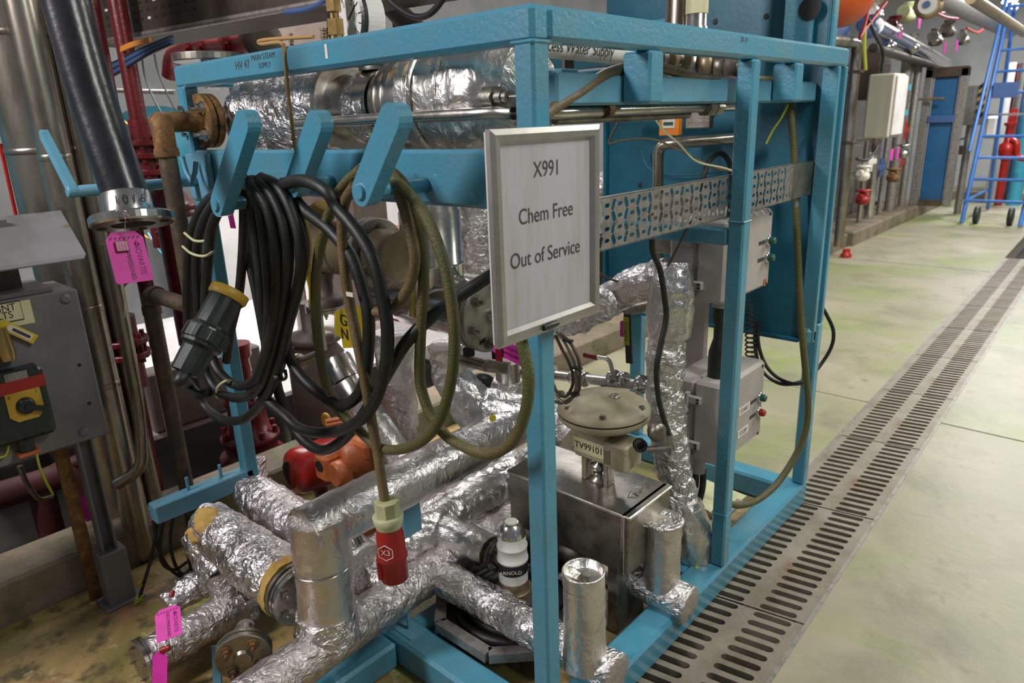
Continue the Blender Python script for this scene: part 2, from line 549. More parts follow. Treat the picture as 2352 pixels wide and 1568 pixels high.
        if rl:
            rad = [rl[min(int(q * (len(rl) - 1)), len(rl) - 2)] * (1 - (q * (len(rl) - 1) - min(int(q * (len(rl) - 1)), len(rl) - 2)))
                   + rl[min(int(q * (len(rl) - 1)), len(rl) - 2) + 1] * (q * (len(rl) - 1) - min(int(q * (len(rl) - 1)), len(rl) - 2)) for q in Rr]
        else: rad = [r] * len(out)
        return s.tube(out, rad, n, True, wr, wf, seed)

    def prism(s, poly, nrm, th, bev=0):
        """poly: list of 3-D points in a plane, extruded th along nrm"""
        nrm = Vector(nrm).normalized()
        p = [Vector(q) for q in poly]
        n = len(p)
        vs = p + [q + nrm * th for q in p]
        fs = [tuple(range(n))[::-1], tuple(range(n, 2 * n))] + [(i, (i + 1) % n, n + (i + 1) % n, n + i) for i in range(n)]
        return s.add(vs, fs)

    def build(s, name, m, parent=None, label=None):
        me = bpy.data.meshes.new(name)
        org = ORG.get(parent.name, Vector()) if parent else None
        if parent is None:
            lo = Vector([min(v[i] for v in s.v) for i in range(3)])
            hi = Vector([max(v[i] for v in s.v) for i in range(3)])
            org = Vector(((lo.x + hi.x) / 2, (lo.y + hi.y) / 2, lo.z))
        me.from_pydata([v - org for v in s.v], [], s.f)
        me.polygons.foreach_set('use_smooth', s.sm)
        me.validate()
        me.update()
        me.materials.append(M[m] if isinstance(m, str) else m)
        o = bpy.data.objects.new(name, me)
        COL.objects.link(o)
        if parent: o.parent = parent
        else: o.location = org
        ORG[o.name] = org
        if label: o['label'] = label
        return o


ORG = {}


def thing(name, label, cat, loc, group=None):
    o = bpy.data.objects.new(name, None)
    o.empty_display_size = .05
    COL.objects.link(o)
    o.location = loc
    ORG[o.name] = Vector(loc)
    o['label'] = label
    o['category'] = cat
    if group: o['group'] = group
    return o


def solo(mb, name, m, label, cat, group=None):
    o = mb.build(name, m)
    o['label'] = label
    o['category'] = cat
    if group: o['group'] = group
    return o


def struct(mb, name, m):
    o = mb.build(name, m)
    o['kind'] = 'structure'
    return o


def kids(o): return [c for c in bpy.data.objects if c.parent == o]


def copy_tree(o, delta=(0, 0, 0), parent=None, label=None, group=None):
    c = o.copy()
    COL.objects.link(c)
    if parent: c.parent = parent
    else: c.location = o.location + Vector(delta)
    if label: c['label'] = label
    if group: c['group'] = group
    for ch in kids(o): copy_tree(ch, parent=c)
    return c


def text(s, P, xd, yd, size, m, parent, name='lettering', th=.0006, align='CENTER', sx=1.0, label=None):
    cu = bpy.data.curves.new('t', 'FONT')
    cu.body = s
    cu.size = size
    cu.align_x = align
    cu.align_y = 'CENTER'
    ob = bpy.data.objects.new('t', cu)
    COL.objects.link(ob)
    dg = bpy.context.evaluated_depsgraph_get()
    me = bpy.data.meshes.new_from_object(ob.evaluated_get(dg))
    bpy.data.objects.remove(ob)
    xd = Vector(xd).normalized(); yd = Vector(yd); yd = (yd - xd * yd.dot(xd)).normalized()
    nd = xd.cross(yd)
    P = Vector(P) + nd * th
    mb = MB()
    vs = [P + xd * v.co.x * sx + yd * v.co.y for v in me.vertices]
    mb.add(vs, [tuple(p.vertices) for p in me.polygons])
    bpy.data.meshes.remove(me)
    return mb.build(name, m, parent, label)


def stroke(pts, r, name, m, parent):
    return MB().tube(pts, r, 5).build(name, m, parent)


def bolt_mb(c, ax, r, h=.012, stud=True):
    ax = Vector(ax).normalized()
    c = Vector(c)
    mb = MB().lathe(c, ax, [(r * 1.35, 0), (r * 1.35, h * .2)], 16, False)
    mb.hexa(c + ax * h * .2, c + ax * h, r)
    if stud: mb.cyl(c + ax * h, c + ax * h * 1.9, r * .5, 10)
    return mb


def flange(parent, c, ax, R, th, nb=4, m='steel', mbolt='steel', br=.012, ring=.72, phase=.4, both=False, hub=None, name='flange', label=None, gap=True):
    """round flange (a pair with a gasket gap) with its bolts as sub-parts"""
    ax = Vector(ax).normalized()
    c = Vector(c)
    mb = MB()
    if gap:
        g = th * .06
        mb.lathe(c - ax * th / 2, ax, [(R * .97, 0), (R, th * .06), (R, th * .44), (R * .9, th * .45), (R * .9, th * .55), (R, th * .56), (R, th * .94), (R * .97, th)], 48, False)
    else:
        mb.lathe(c - ax * th / 2, ax, [(R * .97, 0), (R, th * .08), (R, th * .92), (R * .97, th)], 48, False)
    if hub: mb.lathe(c + ax * th / 2, ax, [(hub * 1.25, 0), (hub, hub * .4)], 28)
    f = mb.build(name, m, parent, label)
    a, b, _ = frame(ax)
    for k in range(nb):
        t = 2 * PI * k / nb + phase
        d = (a * math.cos(t) + b * math.sin(t)) * R * ring
        bolt_mb(c + ax * th / 2 + d, ax, br, br * 1.3).build('bolt', mbolt, f)
        if both: bolt_mb(c - ax * th / 2 + d, -ax, br, br * 1.3).build('bolt', mbolt, f)
    return f


X = Vector((1, 0, 0)); Y = Vector((0, 1, 0)); Z = Vector((0, 0, 1))
L_ = 1.484; W_ = 1.732; H_ = 1.8

# ================================================================== THE SETTING
# floor: two slabs each side of the drain channel, pit beyond the kerb
DA = -0.02                      # the drain runs nearly along y
def dxc(y): return 0.123 + DA * y
mb = MB()
mb.prism([(-1.80, -4, -.12), (dxc(-4) - .19, -4, -.12), (dxc(22) - .19, 22, -.12), (-1.80, 22, -.12)], Z, .12)
mb.prism([(dxc(-4) + .175, -4, -.12), (7, -4, -.12), (7, 22, -.12), (dxc(22) + .175, 22, -.12)], Z, .12)
struct(mb, 'floor', 'floor')
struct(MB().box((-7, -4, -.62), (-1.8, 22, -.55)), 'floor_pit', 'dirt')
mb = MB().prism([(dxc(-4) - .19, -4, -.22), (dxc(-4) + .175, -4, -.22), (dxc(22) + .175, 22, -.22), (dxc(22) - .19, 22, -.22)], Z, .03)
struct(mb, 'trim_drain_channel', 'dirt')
# expansion joints in the slab
for i, (a, b) in enumerate((((-1.8, 3.03), (dxc(3) - .19, 3.03)), ((dxc(3) + .18, 2.96), (6.5, 2.80)), ((-1.8, 7.2), (dxc(7) - .19, 7.2)))):
    mb = MB().bar((a[0], a[1], .0005), (b[0], b[1], .0005), .010, .002)
    struct(mb, 'trim_%d' % (i + 1), mat('joint_filler', (0.17, 0.16, 0.11), rough=.9) if i == 0 else bpy.data.materials['joint_filler'])
mb = MB().box((-2.05, -4, -.5), (-1.82, 8.0, .15), .012)
struct(mb, 'trim_kerb', 'kerb')
mb = MB().box((-2.3, 8.0, -.3), (-1.75, 13.6, .17), .015)
struct(mb, 'trim_plinth', 'kerb')
mb = MB().box((-2.3, 13.6, -.3), (3.0, 14.4, .14), .015)
struct(mb, 'trim_end_plinth', 'kerb')
struct(MB().box((-7, 17.5, -.6), (7, 17.7, 5.2)), 'wall_far', 'wall')
struct(MB().box((-7.1, -4, -.6), (-7, 17.5, 5.2)), 'wall_left', 'wall')
struct(MB().box((-7, 7.0, 5.2), (7, 17.5, 5.3)), 'ceiling', 'wall')


# the slotted drain covers
def grate_panel(y0, n=16, p=.0495):
    """one casting with two columns of round-ended slots"""
    mb = MB()
    xh = .176; cols = ((-.144, -.026), (.026, .144)); t = .03; zt = 0.001
    Ly = n * p
    yb = y0
    sk = lambda x, y, z: (dxc(y) + x, y - .09 * x * 0 + .16 * x, z)
    xs = [-xh, cols[0][0] - .006, cols[0][1] + .006, cols[1][0] - .006, cols[1][1] + .006, xh]
    e = .003
    # border strips
    for a, b in ((0, 1), (2, 3), (4, 5)):
        x0, x1 = xs[a], xs[b]
        y0_, y1_ = yb + e, yb + Ly - e
        vs = [sk(x0, y0_, zt), sk(x1, y0_, zt), sk(x1, y1_, zt), sk(x0, y1_, zt), sk(x0, y0_, zt - t), sk(x1, y0_, zt - t), sk(x1, y1_, zt - t), sk(x0, y1_, zt - t)]
        mb.add(vs, [(0, 1, 2, 3), (7, 6, 5, 4), (0, 4, 5, 1), (1, 5, 6, 2), (2, 6, 7, 3), (3, 7, 4, 0)])
    for (a, b), (ca, cb) in (((1, 2), cols[0]), ((3, 4), cols[1])):
        for k in range(n):
            yc = yb + (k + .5) * p
            h0 = yb + k * p + (e if k == 0 else 0); h1 = yb + (k + 1) * p - (e if k == n - 1 else 0)
            x0, x1 = xs[a], xs[b]
            r = .0135
            inner = []; outer = []
            m = 6
            for q in range(m + 1):                      # right end
                th = -PI / 2 + PI * q / m
                inner.append((cb - r + r * math.cos(th), yc + r * math.sin(th)))
                outer.append((x1, h0 + (h1 - h0) * q / m))
            for q in range(m + 1):
                th = PI / 2 + PI * q / m
                inner.append((ca + r + r * math.cos(th), yc + r * math.sin(th)))
                outer.append((x0, h1 - (h1 - h0) * q / m))
            nn = len(inner)
            vs = [sk(*o_, zt) for o_ in outer] + [sk(*i_, zt) for i_ in inner] + [sk(*i_, zt - t) for i_ in inner]
            fs = [(j, (j + 1) % nn, nn + (j + 1) % nn, nn + j) for j in range(nn)]
            fs += [(nn + j, nn + (j + 1) % nn, 2 * nn + (j + 1) % nn, 2 * nn + j) for j in range(nn)]
            mb.add(vs, fs)
    return mb


for i in range(11):
    y0 = .145 - .794 + i * .794
    word = ('under the front corner of the blue skid', 'beside the near half of the skid base', 'beside the far half of the skid base', 'just past the far corner of the skid',
            'where the floor joint meets it beyond the skid', 'third beyond the skid', 'fourth beyond the skid', 'fifth beyond the skid', 'sixth beyond the skid',
            'seventh beyond the skid', 'farthest, up by the right edge of the photo')[i]
    solo(grate_panel(y0), 'drain_grate', 'grate', 'slotted grey metal drain cover, ' + word, 'drain cover', 'drain covers along the floor')
mb = MB()
for sgn in (-1, 1):
    a = Vector((dxc(-4) + sgn * .182, -4, -.004)); b = Vector((dxc(17) + sgn * .182, 17, -.004))
    mb.bar(a, b, .012, .012)
struct(mb, 'trim_drain_edge', 'galv')

# ================================================================== BLUE SKID FRAME
sk = thing('skid_frame', 'blue painted steel box frame of the process skid', 'frame', (0, 0, 0))
B = 'blue'
def fb(name, lo, hi, m=B, bev=.006, label=None): return MB().box(lo, hi, bev).build(name, m, sk, label)
s_ = .05; rh = .062
fb('post', (-s_, 0, .1), (0, s_, H_ - rh))
fb('post', (-L_, 0, .1), (-L_ + s_, s_, H_ - rh))
fb('post', (-s_, .945, .1), (0, .995, H_ - rh))
fb('post', (-s_, W_ - s_, .1), (0, W_, .80))
fb('post_flange', (-s_, W_ - .024, .80), (0, W_, H_ - rh), bev=.003)
fb('post_web', (-s_, W_ - .075, .80), (-s_ + .006, W_ - .024, H_ - rh), bev=.001)
fb('post', (-L_, W_ - s_, .1), (-L_ + s_, W_, H_ - rh))
fb('post', (-.86, W_ - s_, .1), (-.80, W_, 1.2))
fb('top_rail', (-L_, 0, H_ - rh - .004), (0, s_, H_), bev=.009)
fb('top_rail', (-s_, s_, H_ - rh), (0, W_, H_), bev=.009)
fb('top_rail', (-L_, W_ - s_, H_ - rh), (-s_, W_, H_))
fb('top_rail', (-L_, s_, H_ - rh), (-L_ + s_, W_ - s_, H_))
fb('base_rail', (-.1, 0, 0), (0, W_, .1), bev=.01)
fb('base_rail', (-L_, 0, 0), (-.1, .1, .1), bev=.01)
fb('base_rail', (-L_, W_ - .1, 0), (-.1, W_, .1), bev=.01)
fb('base_rail', (-L_, .1, 0), (-L_ + .1, W_ - .1, .1), bev=.01)
fb('cross_member', (-L_ + .1, .86, 0), (-.1, .95, .092))
fb('cross_member', (-.66, .1, 0), (-.58, .86, .085))
fb('outrigger', (-.69, -.42, 0), (-.60, 0, .09), bev=.01)
fb('hose_rail', (-L_ + s_, 0, 1.425), (-s_, .05, 1.545), bev=.008)
fb('hose_rail_bracket', (-L_ + .01, -.012, 1.39), (-L_ + .17, .0, 1.535), m='blue_pale', bev=.004)
fb('drop_bracket', (-.075, .405, 1.625), (0, .466, H_ - rh), bev=.006)
fb('drop_bracket', (-.075, 1.255, 1.625), (0, 1.318, H_ - rh), bev=.006)
fb('inner_beam', (-.15, .165, 1.625), (-.076, W_ - s_, 1.692), m='blue_pale', bev=.006)
fb('lug', (-.17, .24, 1.692), (-.12, .30, 1.704), m='blue_pale', bev=.003)
fb('shelf_rail', (-.46, .945, 1.215), (-.05, .995, 1.265))
fb('post_flange', (-s_ - .006, W_ - .097, .74), (0, W_ - .072, H_ - rh), bev=.003)
fb('gusset', (-.055, W_ - s_ - .06, .72), (0, W_ - s_ - .003, .80), bev=.02)
fb('upper_post', (-.10, W_ - .05, H_), (-.05, W_, 2.45), bev=.006)
# sloping bracket with studs at the foot of the front left post
f_ = fb('foot_bracket', (-L_ - .008, -.33, .335), (-L_ + .05, .03, .40), m='blue_pale', bev=.004)
for yy in (-.20, -.08):
    MB().cyl((-L_ + .02, yy, .39), (-L_ + .02, yy, .45), .006, 10).build('stud', 'blue_pale', f_)
# weld collars near the mid post
MB().box((-s_ - .002, .943, .30), (.002, .997, .306), .002).build('weld_seam', B, sk)
MB().box((-s_ - .002, .943, 1.285), (.002, .997, 1.291), .002).build('weld_seam', B, sk)
MB().box((-.055, -.003, H_ - rh - .006), (.003, .053, H_ - rh + .002), .003).build('weld_seam', B, sk)


def hook(tip, top, y, root_y=0.0, m='blue', wd=.058, th=.034):
    """rod out of the hose rail and the slanted flat plate at its end"""
    a = at(*tip, y=y); b = at(*top, y=y)
    d = (b - a).normalized()
    n = Y
    sd = d.cross(n).normalized()
    r = wd / 2
    poly = []
    for q in range(9):
        t = PI * q / 8
        poly.append(b + sd * r * math.cos(t) + d * r * math.sin(t))
    for q in range(9):
        t = PI * q / 8
        poly.append(a - sd * r * math.cos(t) - d * r * math.sin(t))
    p = MB().prism([q - Y * th * .5 for q in poly], Y, th).build('hose_hook_plate', m, sk)
    MB().cyl(a - Y * (th * .5 + .006), Vector((a.x, root_y, a.z)), .0165, 20, bev=.003).build('hose_hook_rod', m, sk)
    return a, b


hk1 = hook((511, 470), (570, 282), -.20)
hk2 = hook((684, 425), (735, 283), -.10)
hk3 = hook((843, 440), (910, 272), -.16)
hk4 = hook((168, 440), (103, 312), -.37, m='blue_pale', wd=.034, th=.02)
MB().tube([at(418, 360, y=-.06), at(428, 395, y=-.06), at(440, 418, y=-.06), at(448, 395, y=-.05), at(450, 372, y=-.04)], .008, 8).build('small_hook', 'blue_pale', sk)

# handwriting and marks on the frame
def on_front(u, v): return at(u, v, y=0)
text('HV 47', on_front(557, 150), X, Z, .030, 'ink_soft', sk, 'handwriting')
text('MAIN STEAM', on_front(604, 132) + Z * .002, X, Z, .021, 'ink_soft', sk, 'handwriting')
text('SUPPLY', on_front(608, 150), X, Z, .019, 'ink_soft', sk, 'handwriting')
text('SR N', at(1709, 92, x=0), Y, Z, .020, 'ink_soft', sk, 'handwriting')
a = on_front(750, 118)
MB().obox(a, X, Y, Z, .005, .0012, .016).build('paint_chip', 'label_w', sk)

# dark blue sheet panels at the back of the skid, above and below the top rail
pn = thing('back_panel', 'large dark blue sheet steel panel across the far side of the skid', 'panel', (-.5, 1.66, .73))
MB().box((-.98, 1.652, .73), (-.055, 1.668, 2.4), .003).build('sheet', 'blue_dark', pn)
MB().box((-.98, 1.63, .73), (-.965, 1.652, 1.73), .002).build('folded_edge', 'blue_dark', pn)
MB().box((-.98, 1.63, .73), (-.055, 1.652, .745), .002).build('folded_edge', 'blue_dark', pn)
for u, v in ((1890, 237), (1870, 478), (1470, 425), (1643, 50), (1760, 38)):
    c = at(u, v, y=1.652)
    MB().lathe(c, -Y, [(.011, 0), (.009, .004)], 14).build('fastener', 'green' if u > 1800 else 'ink', pn)
pl = thing('hole_plate', 'blue upright plate with a black round hole above the far top corner', 'plate', (-.11, 1.62, 1.8))
c = at(1860, 20, y=1.62)
MB().box((-.20, 1.62, 1.801), (-.10, 1.64, 2.4), .002).build('plate', 'blue', pl)
MB().lathe(c, -Y, [(.038, 0), (.038, .002)], 32).build('round_hole', 'ink', pl, 'round black opening')
hb = MB().box((-1.30, .86, 1.88), (-.55, .93, 1.97), .005)
solo(MB().box((-1.25, 1.52, 1.801), (-.58, 1.60, 1.95), .005), 'blue_beam', 'blue', 'blue horizontal beam standing on the far top rail behind the vertical steel tube', 'beam')

# ================================================================== THE SIGN
sx0 = .034
sg = thing('notice_frame', 'aluminium snap frame notice reading X991 Chem Free Out of Service on the near post', 'sign', (sx0, .03, 1.16))
TL = at(1125, 291, x=sx0); TR = at(1380, 290, x=sx0); BR = at(1371, 724, x=sx0); BL = at(1140, 796, x=sx0)
print('SIGN', TL, TR, BR, BL)
cy = (TL.y + BL.y) / 2; cy2 = (TR.y + BR.y) / 2; zt = (TL.z + TR.z) / 2; zb = (BL.z + BR.z) / 2
fw = .028
MB().box((sx0 - .016, cy + .004, zb + .004), (sx0 - .008, cy2 - .004, zt - .004), .001).build('back_plate', 'white', sg)
MB().box((sx0 - .008, cy + .02, zb + .02), (sx0 - .003, cy2 - .02, zt - .02), 0).build('paper', 'paper', sg, 'stained white notice sheet')
def snap(p0, p1, ins0, ins1, name='frame_rail'):
    """bevelled, mitred frame rail"""
    p0 = Vector(p0); p1 = Vector(p1)
    prof = [(0, -.008), (0, .002), (.35, .007), (.75, .006), (1, -.002)]
    vs = []
    for p, q in ((p0, Vector(ins0)), (p1, Vector(ins1))):
        for f, h in prof:
            vs.append(p.lerp(q, f) + X * h)
    k = len(prof)
    fs = [(i, i + 1, k + i + 1, k + i) for i in range(k - 1)]
    mb = MB().add(vs, fs)
    return mb.build(name, 'alu', sg)
O = [Vector((sx0, cy, zb)), Vector((sx0, cy2, zb)), Vector((sx0, cy2, zt)), Vector((sx0, cy, zt))]
I = [Vector((sx0, cy + fw, zb + fw)), Vector((sx0, cy2 - fw, zb + fw)), Vector((sx0, cy2 - fw, zt - fw)), Vector((sx0, cy + fw, zt - fw))]
for k in range(4): snap(O[k], O[(k + 1) % 4], I[k], I[(k + 1) % 4])
px_ = sx0 - .0028
for s, u, v, sz in (('X991', 1256, 388, .041), ('Chem Free', 1256, 489, .041), ('Out of Service', 1256, 583, .041)):
    text(s, at(u, v, x=px_), Y, Z, sz, 'ink_soft', sg, sx=.88)
c = at(1262, 748, x=sx0 + .008)
MB().lathe(c - Y * .02, Y, [(.006, 0), (.008, .02), (.006, .045)], 14).build('clip', 'black', sg, 'small black rubber clip')

# rubber band slung round the front top rail
bnd = [at(652, 104, y=-.004), at(656, 150, y=-.004), at(664, 235, y=-.02), at(668, 262, y=-.03), at(676, 330, y=-.02), at(683, 352, y=-.006)]
mb = MB().tube(smooth_path(bnd, 6), .0055, 8, ell=.4)
mb.tube(smooth_path([at(652, 104, y=-.002), at(640, 101, y=.02) + Z * .004, at(600, 101, y=.052), at(604, 92, y=.05), at(720, 84, y=.048)], 5), .005, 8)
solo(mb, 'rubber_band', 'rubberband', 'tan rubber band slung over the front top rail', 'rubber band')

# ================================================================== TOP INSULATED VESSEL
vy = .21; vz = 1.655
def vx(u, v=250): return at(u, v, y=vy - .10).x
vs_ = thing('insulated_exchanger', 'horizontal foil and steel clad exchanger lying under the front top rail', 'exchanger', (-.8, vy, 1.5))
x0, x1, x2, x3, x4 = vx(488), vx(738), vx(835), vx(935), vx(1150, 220)
print('VESSEL', x0, x1, x2, x3, x4)
MB().foil([(x0, vy, vz - .012), (x1 - .01, vy, vz - .006)], [.075, .118, .126, .122, .126, .118], wr=.022, wf=9, n=56, step=.012, seed=3).build('foil_wrap', 'foil', vs_, 'heavily crumpled foil wrap on the far end')
MB().lathe((x1 - .012, vy, vz), X, [(.1, 0), (.128, .002), (.128, .022), (.1, .024)], 48, False).build('clamp_band', 'steel', vs_)
mb = MB().lathe((x1 + .008, vy, vz), X, [(.086, 0), (.088, x2 - x1 - .02)], 40)
mb.build('steel_neck', 'steel', vs_)
mb = MB().lathe((x2, vy, vz), X, [(.088, 0), (.098, .02), (.108, .06), (.110, x3 - x2 - .02), (.100, x3 - x2 + .01)], 48)
mb.lathe((x2 + .05, vy, vz), X, [(.104, 0), (.112, .004), (.104, .01)], 48)
mb.lathe((x2 + .08, vy, vz), X, [(.106, 0), (.114, .004), (.106, .01)], 48)
mb.build('steel_cone', 'steel', vs_)
MB().foil([(x3 - .005, vy + .01, vz), (x3 + .15, vy + .01, vz)], .146, wr=.006, wf=10, n=56, step=.01, seed=5).build('foil_drum', 'foil_clad', vs_, 'smooth foil drum with taped seams')
MB().foil([(x3 + .145, vy, vz), (x4 - .12, vy, vz), (x4, vy, vz)], [.147, .147, .140, .10], wr=.008, wf=12, n=56, step=.01, seed=9).build('foil_drum', 'foil_clad', vs_)
for xx in (x3 + .05, x3 + .15):
    MB().lathe((xx, vy, vz), X, [(.14, 0), (.150, .003), (.150, .007), (.14, .010)], 56, True, caps=False).build('tape_seam', 'foil_clad', vs_)
c = at(1118, 226, y=vy - .128)
mb = MB().cyl(c, c + X * .03, .026, 6).cyl(c + X * .03, c + X * .05, .018, 6).cyl(c + X * .05, c + X * .062, .013, 12).cyl(c + X * .06, c + X * .10, .004, 8)
mb.build('compression_fitting', 'steel_dull', vs_)
for (a, b) in ((x1 + .03, x2 - .01), ):
    MB().foil([((a + b) / 2 - .03, vy, vz - .01), ((a + b) / 2 + .06, vy, vz - .02)], .092, wr=.012, wf=16, n=40, step=.01, seed=12).build('torn_foil', 'foil', vs_)
# small tower with bolts above the neck, under the rail
tw = thing('vent_tower', 'short steel tower with brass nuts on top of the exchanger neck', 'fitting', (vx(800), vy, vz + .08))
c = Vector((vx(805), vy, vz + .085))
MB().lathe(c, Z, [(.05, 0), (.05, .04), (.035, .05)], 28).build('socket', 'steel', tw)
for dx in (-.06, .045):
    bolt_mb(c + X * dx + Z * .012 + Y * -.02, Z, .015, .03).build('brass_nut', 'gold', tw)

# rusty flange, elbow and long drop pipe at the left end
rf = thing('rusty_drop_pipe', 'rust brown flanged elbow with a dark pipe dropping past the front left post', 'pipe', (-1.40, -.12, .2))
fc = at(470, 278, y=.045)
rp = Vector((at(395, 420, y=-.13).x, -.13, fc.z))
fl = flange(rf, Vector((fc.x, .05, fc.z)), Y * -1, .083, .05, 4, 'rust', 'steel_bright', .016, .68, .75, name='rusty_flange')
MB().lathe((fc.x, .03, fc.z), -Y, [(.045, 0), (.034, .03), (.030, .05)], 28).build('weld_neck', 'rust', rf)
pts = round_path([Vector((fc.x, -.02, fc.z)), Vector((fc.x, -.10, fc.z)), Vector((rp.x, -.13, fc.z - .004)), Vector((rp.x, -.13, fc.z - .09))], .035, 6)
MB().tube(pts, .031, 24).build('elbow', 'rust', rf)
MB().lathe((rp.x, -.13, fc.z - .10), Z, [(.034, 0), (.036, .01), (.034, .025)], 24).build('elbow_collar', 'rust', rf)
pb = at(432, 1172, y=-.13)
zh = at(352, 676, y=-.13).z
xh_ = (at(352, 690, y=-.13).x + pb.x) / 2
print('ELB', zh, xh_)
MB().tube(round_path([Vector((rp.x, -.13, fc.z - .09)), Vector((rp.x, -.13, zh)), Vector((xh_, -.13, zh)), Vector((xh_, -.13, .02))], .035, 6), .0265, 20).build('drop_pipe', 'pipe_dark', rf)
MB().cyl(Vector((xh_ + .045, -.13, zh)), Vector((xh_ + .075, -.13, zh)), .032, 20).build('elbow_collar', 'pipe_dark', rf)
MB().cyl(Vector((xh_, -.13, zh - .075)), Vector((xh_, -.13, zh - .045)), .032, 20).build('elbow_collar', 'pipe_dark', rf)
print('DROP', rp, pb)

# steel tubes running just behind the rail, round the near corner and back
tp = [at(680, 284, y=.056), at(900, 271, y=.056), at(1080, 262, y=.056), at(1180, 260, x=-.105), at(1290, 259, x=-.105), at(1450, 252, x=-.105), at(1600, 247, x=-.105), at(1690, 244, x=-.105)]
zt_ = sum(p.z for p in tp) / len(tp)
print('TUBE', [tuple(round(c, 3) for c in p) for p in tp])
st = thing('support_tube', 'long polished steel tube behind the hose hooks with a closed left end', 'tube', tuple(tp[0]))
MB().tube([tp[0], tp[1], tp[2]] + [Vector((-.16, .062, tp[2].z)), Vector((-.11, .1, tp[3].z))] + tp[3:], .0135, 18).build('tube', 'steel', st)
MB().lathe(tp[0], tp[0] - tp[1], [(.0135, 0), (.011, .006), (.004, .010)], 18).build('end_cap', 'steel', st)
c = at(1393, 252, x=-.10)
MB().cyl(c - Y * .012, c + Y * .012, .019, 14).build('rusted_coupling', 'rust', st)
c = at(1636, 246, x=-.105)
mb = MB().hexa(c - Y * .05, c - Y * .01, .026).hexa(c, c + Y * .04, .024)
mb.build('union_nut', 'steel_dull', st)
mb = MB().tube([at(1275, 275, x=-.15), at(1400, 270, x=-.15), at(1500, 266, x=-.15), at(1580, 262, x=-.15)], .0115, 14)
lt = solo(mb, 'thin_tube', 'steel_dull', 'thinner steel tube just under the long polished tube, right of the near post', 'tube')

# pressure gauge on the vessel: seen from behind-left, brass fittings in front
pg = thing('pressure_gauge', 'round pressure gauge with black rim and brass nuts above the front top rail', 'gauge', tuple(at(805, 90, y=.17)))
gc = at(803, 45, y=.15)
gd = Vector((-.05, -1, 0)).normalized()
MB().lathe(gc, gd, [(.080, -.055), (.082, -.05), (.082, 0), (.076, .001)], 48, False).build('case', 'white', pg)
MB().lathe(gc + gd * .0, gd, [(.079, -.004), (.086, 0), (.086, .012), (.077, .016), (.077, .002), (.0765, .002)], 48, False, caps=False).build('rim', 'black', pg)
MB().lathe(gc + gd * .001, gd, [(.077, 0), (.077, .0015)], 48, False).build('dial', 'glass_white', pg)
a_, b_, _q = frame(gd)
up = Z; sd = up.cross(gd).normalized()
for k in range(11):
    t = -2.3 + 4.6 * k / 10
    d = up * math.cos(t) + sd * math.sin(t)
    MB().obox(gc + gd * .003 + d * .052, d, gd.cross(d), gd, .006, .0012, .0006).build('tick', 'ink', pg)
    if k % 2 == 0: text(str(k // 2 + 1), gc + gd * .003 + d * .038, sd, up, .012, 'ink', pg, 'numeral')
MB().bar(gc + gd * .004, gc + gd * .004 + (up * .6 + sd * .7) * .05, .003, .001, gd).build('needle', 'ink', pg)
g2 = gc + gd * .045 + Z * .01
mb = MB().hexa(g2 + Z * .005, g2 + Z * .055, .021).cyl(g2 - Z * .012, g2 + Z * .005, .012, 16).hexa(g2 - Z * .05, g2 - Z * .012, .023).cyl(g2 - Z * .09, g2 - Z * .05, .018, 20)
mb.build('brass_connector', 'gold', pg)
for u, v, r in ((669, 92, .006), (745, 80, .010)):
    c = at(u, v, y=.08)
    mb = MB()
    for k in range(6): mb.cyl(c + Z * (-.03 + .008 * k), c + Z * (-.03 + .008 * k + .006), r if k % 2 else r * .86, 14)
    solo(mb, 'threaded_stud', 'brass', 'short %s threaded brass stud poking up behind the top rail' % ('thin' if r < .008 else 'thick rusty'), 'stud')

# ================================================================== CABLES
def cable(pts, r, name='strand', m='rubber', parent=None, n=10, seg=7):
    return MB().tube(smooth_path(pts, seg), r, n).build(name, m, parent)


def path(P, y, dy=0):
    """pixels at a hanging depth y; a third number shifts that point in depth"""
    return [at(p[0], p[1], y=y + (p[2] if len(p) > 2 else 0)) for p in P]


bc = thing('black_cable_coil', 'coiled black cable on the left hose hook with a black and yellow plug', 'cable', tuple(at(560, 900, y=-.17)))
R1 = .0145
cable(path([(565, 412), (520, 432, -.01), (470, 470, -.02), (440, 540, -.02), (431, 640, -.02), (432, 760, -.02), (442, 850, -.02), (465, 925), (510, 962), (560, 962), (605, 920), (636, 850), (664, 740), (688, 640), (690, 560), (672, 490), (640, 430), (600, 408)], -.13), R1, parent=bc)
cable(path([(560, 418), (505, 450, -.01), (463, 520, -.02), (452, 600, -.02), (456, 700, -.02), (462, 800, -.02), (480, 868, -.02), (512, 905, -.02), (560, 912, -.01), (602, 880), (628, 800), (650, 700), (662, 600), (655, 520), (625, 450), (590, 412)], -.145), R1, parent=bc)
cable(path([(555, 425), (515, 465, -.02), (487, 520, -.02), (478, 600, -.02), (472, 700, -.02), (480, 790, -.01), (500, 850, -.02), (545, 885), (590, 868), (612, 800), (618, 700), (612, 600), (600, 500), (585, 430), (575, 410)], -.155), R1, parent=bc)
cable(path([(560, 430), (560, 520), (556, 600), (548, 680), (530, 760), (520, 830)], -.12), R1 * .9, parent=bc)
cable(path([(565, 430), (585, 520), (598, 640), (606, 740), (618, 830), (640, 870)], -.13), R1, parent=bc)
cable(path([(575, 420), (615, 480), (636, 580), (634, 700), (615, 800), (590, 870)], -.16), R1, parent=bc)
cable(path([(570, 420), (600, 470), (622, 560), (628, 660), (634, 760), (632, 830)], -.11), R1 * .95, parent=bc)
cable(path([(560, 450), (566, 560), (590, 680), (608, 780)], -.10), R1 * .9, parent=bc)
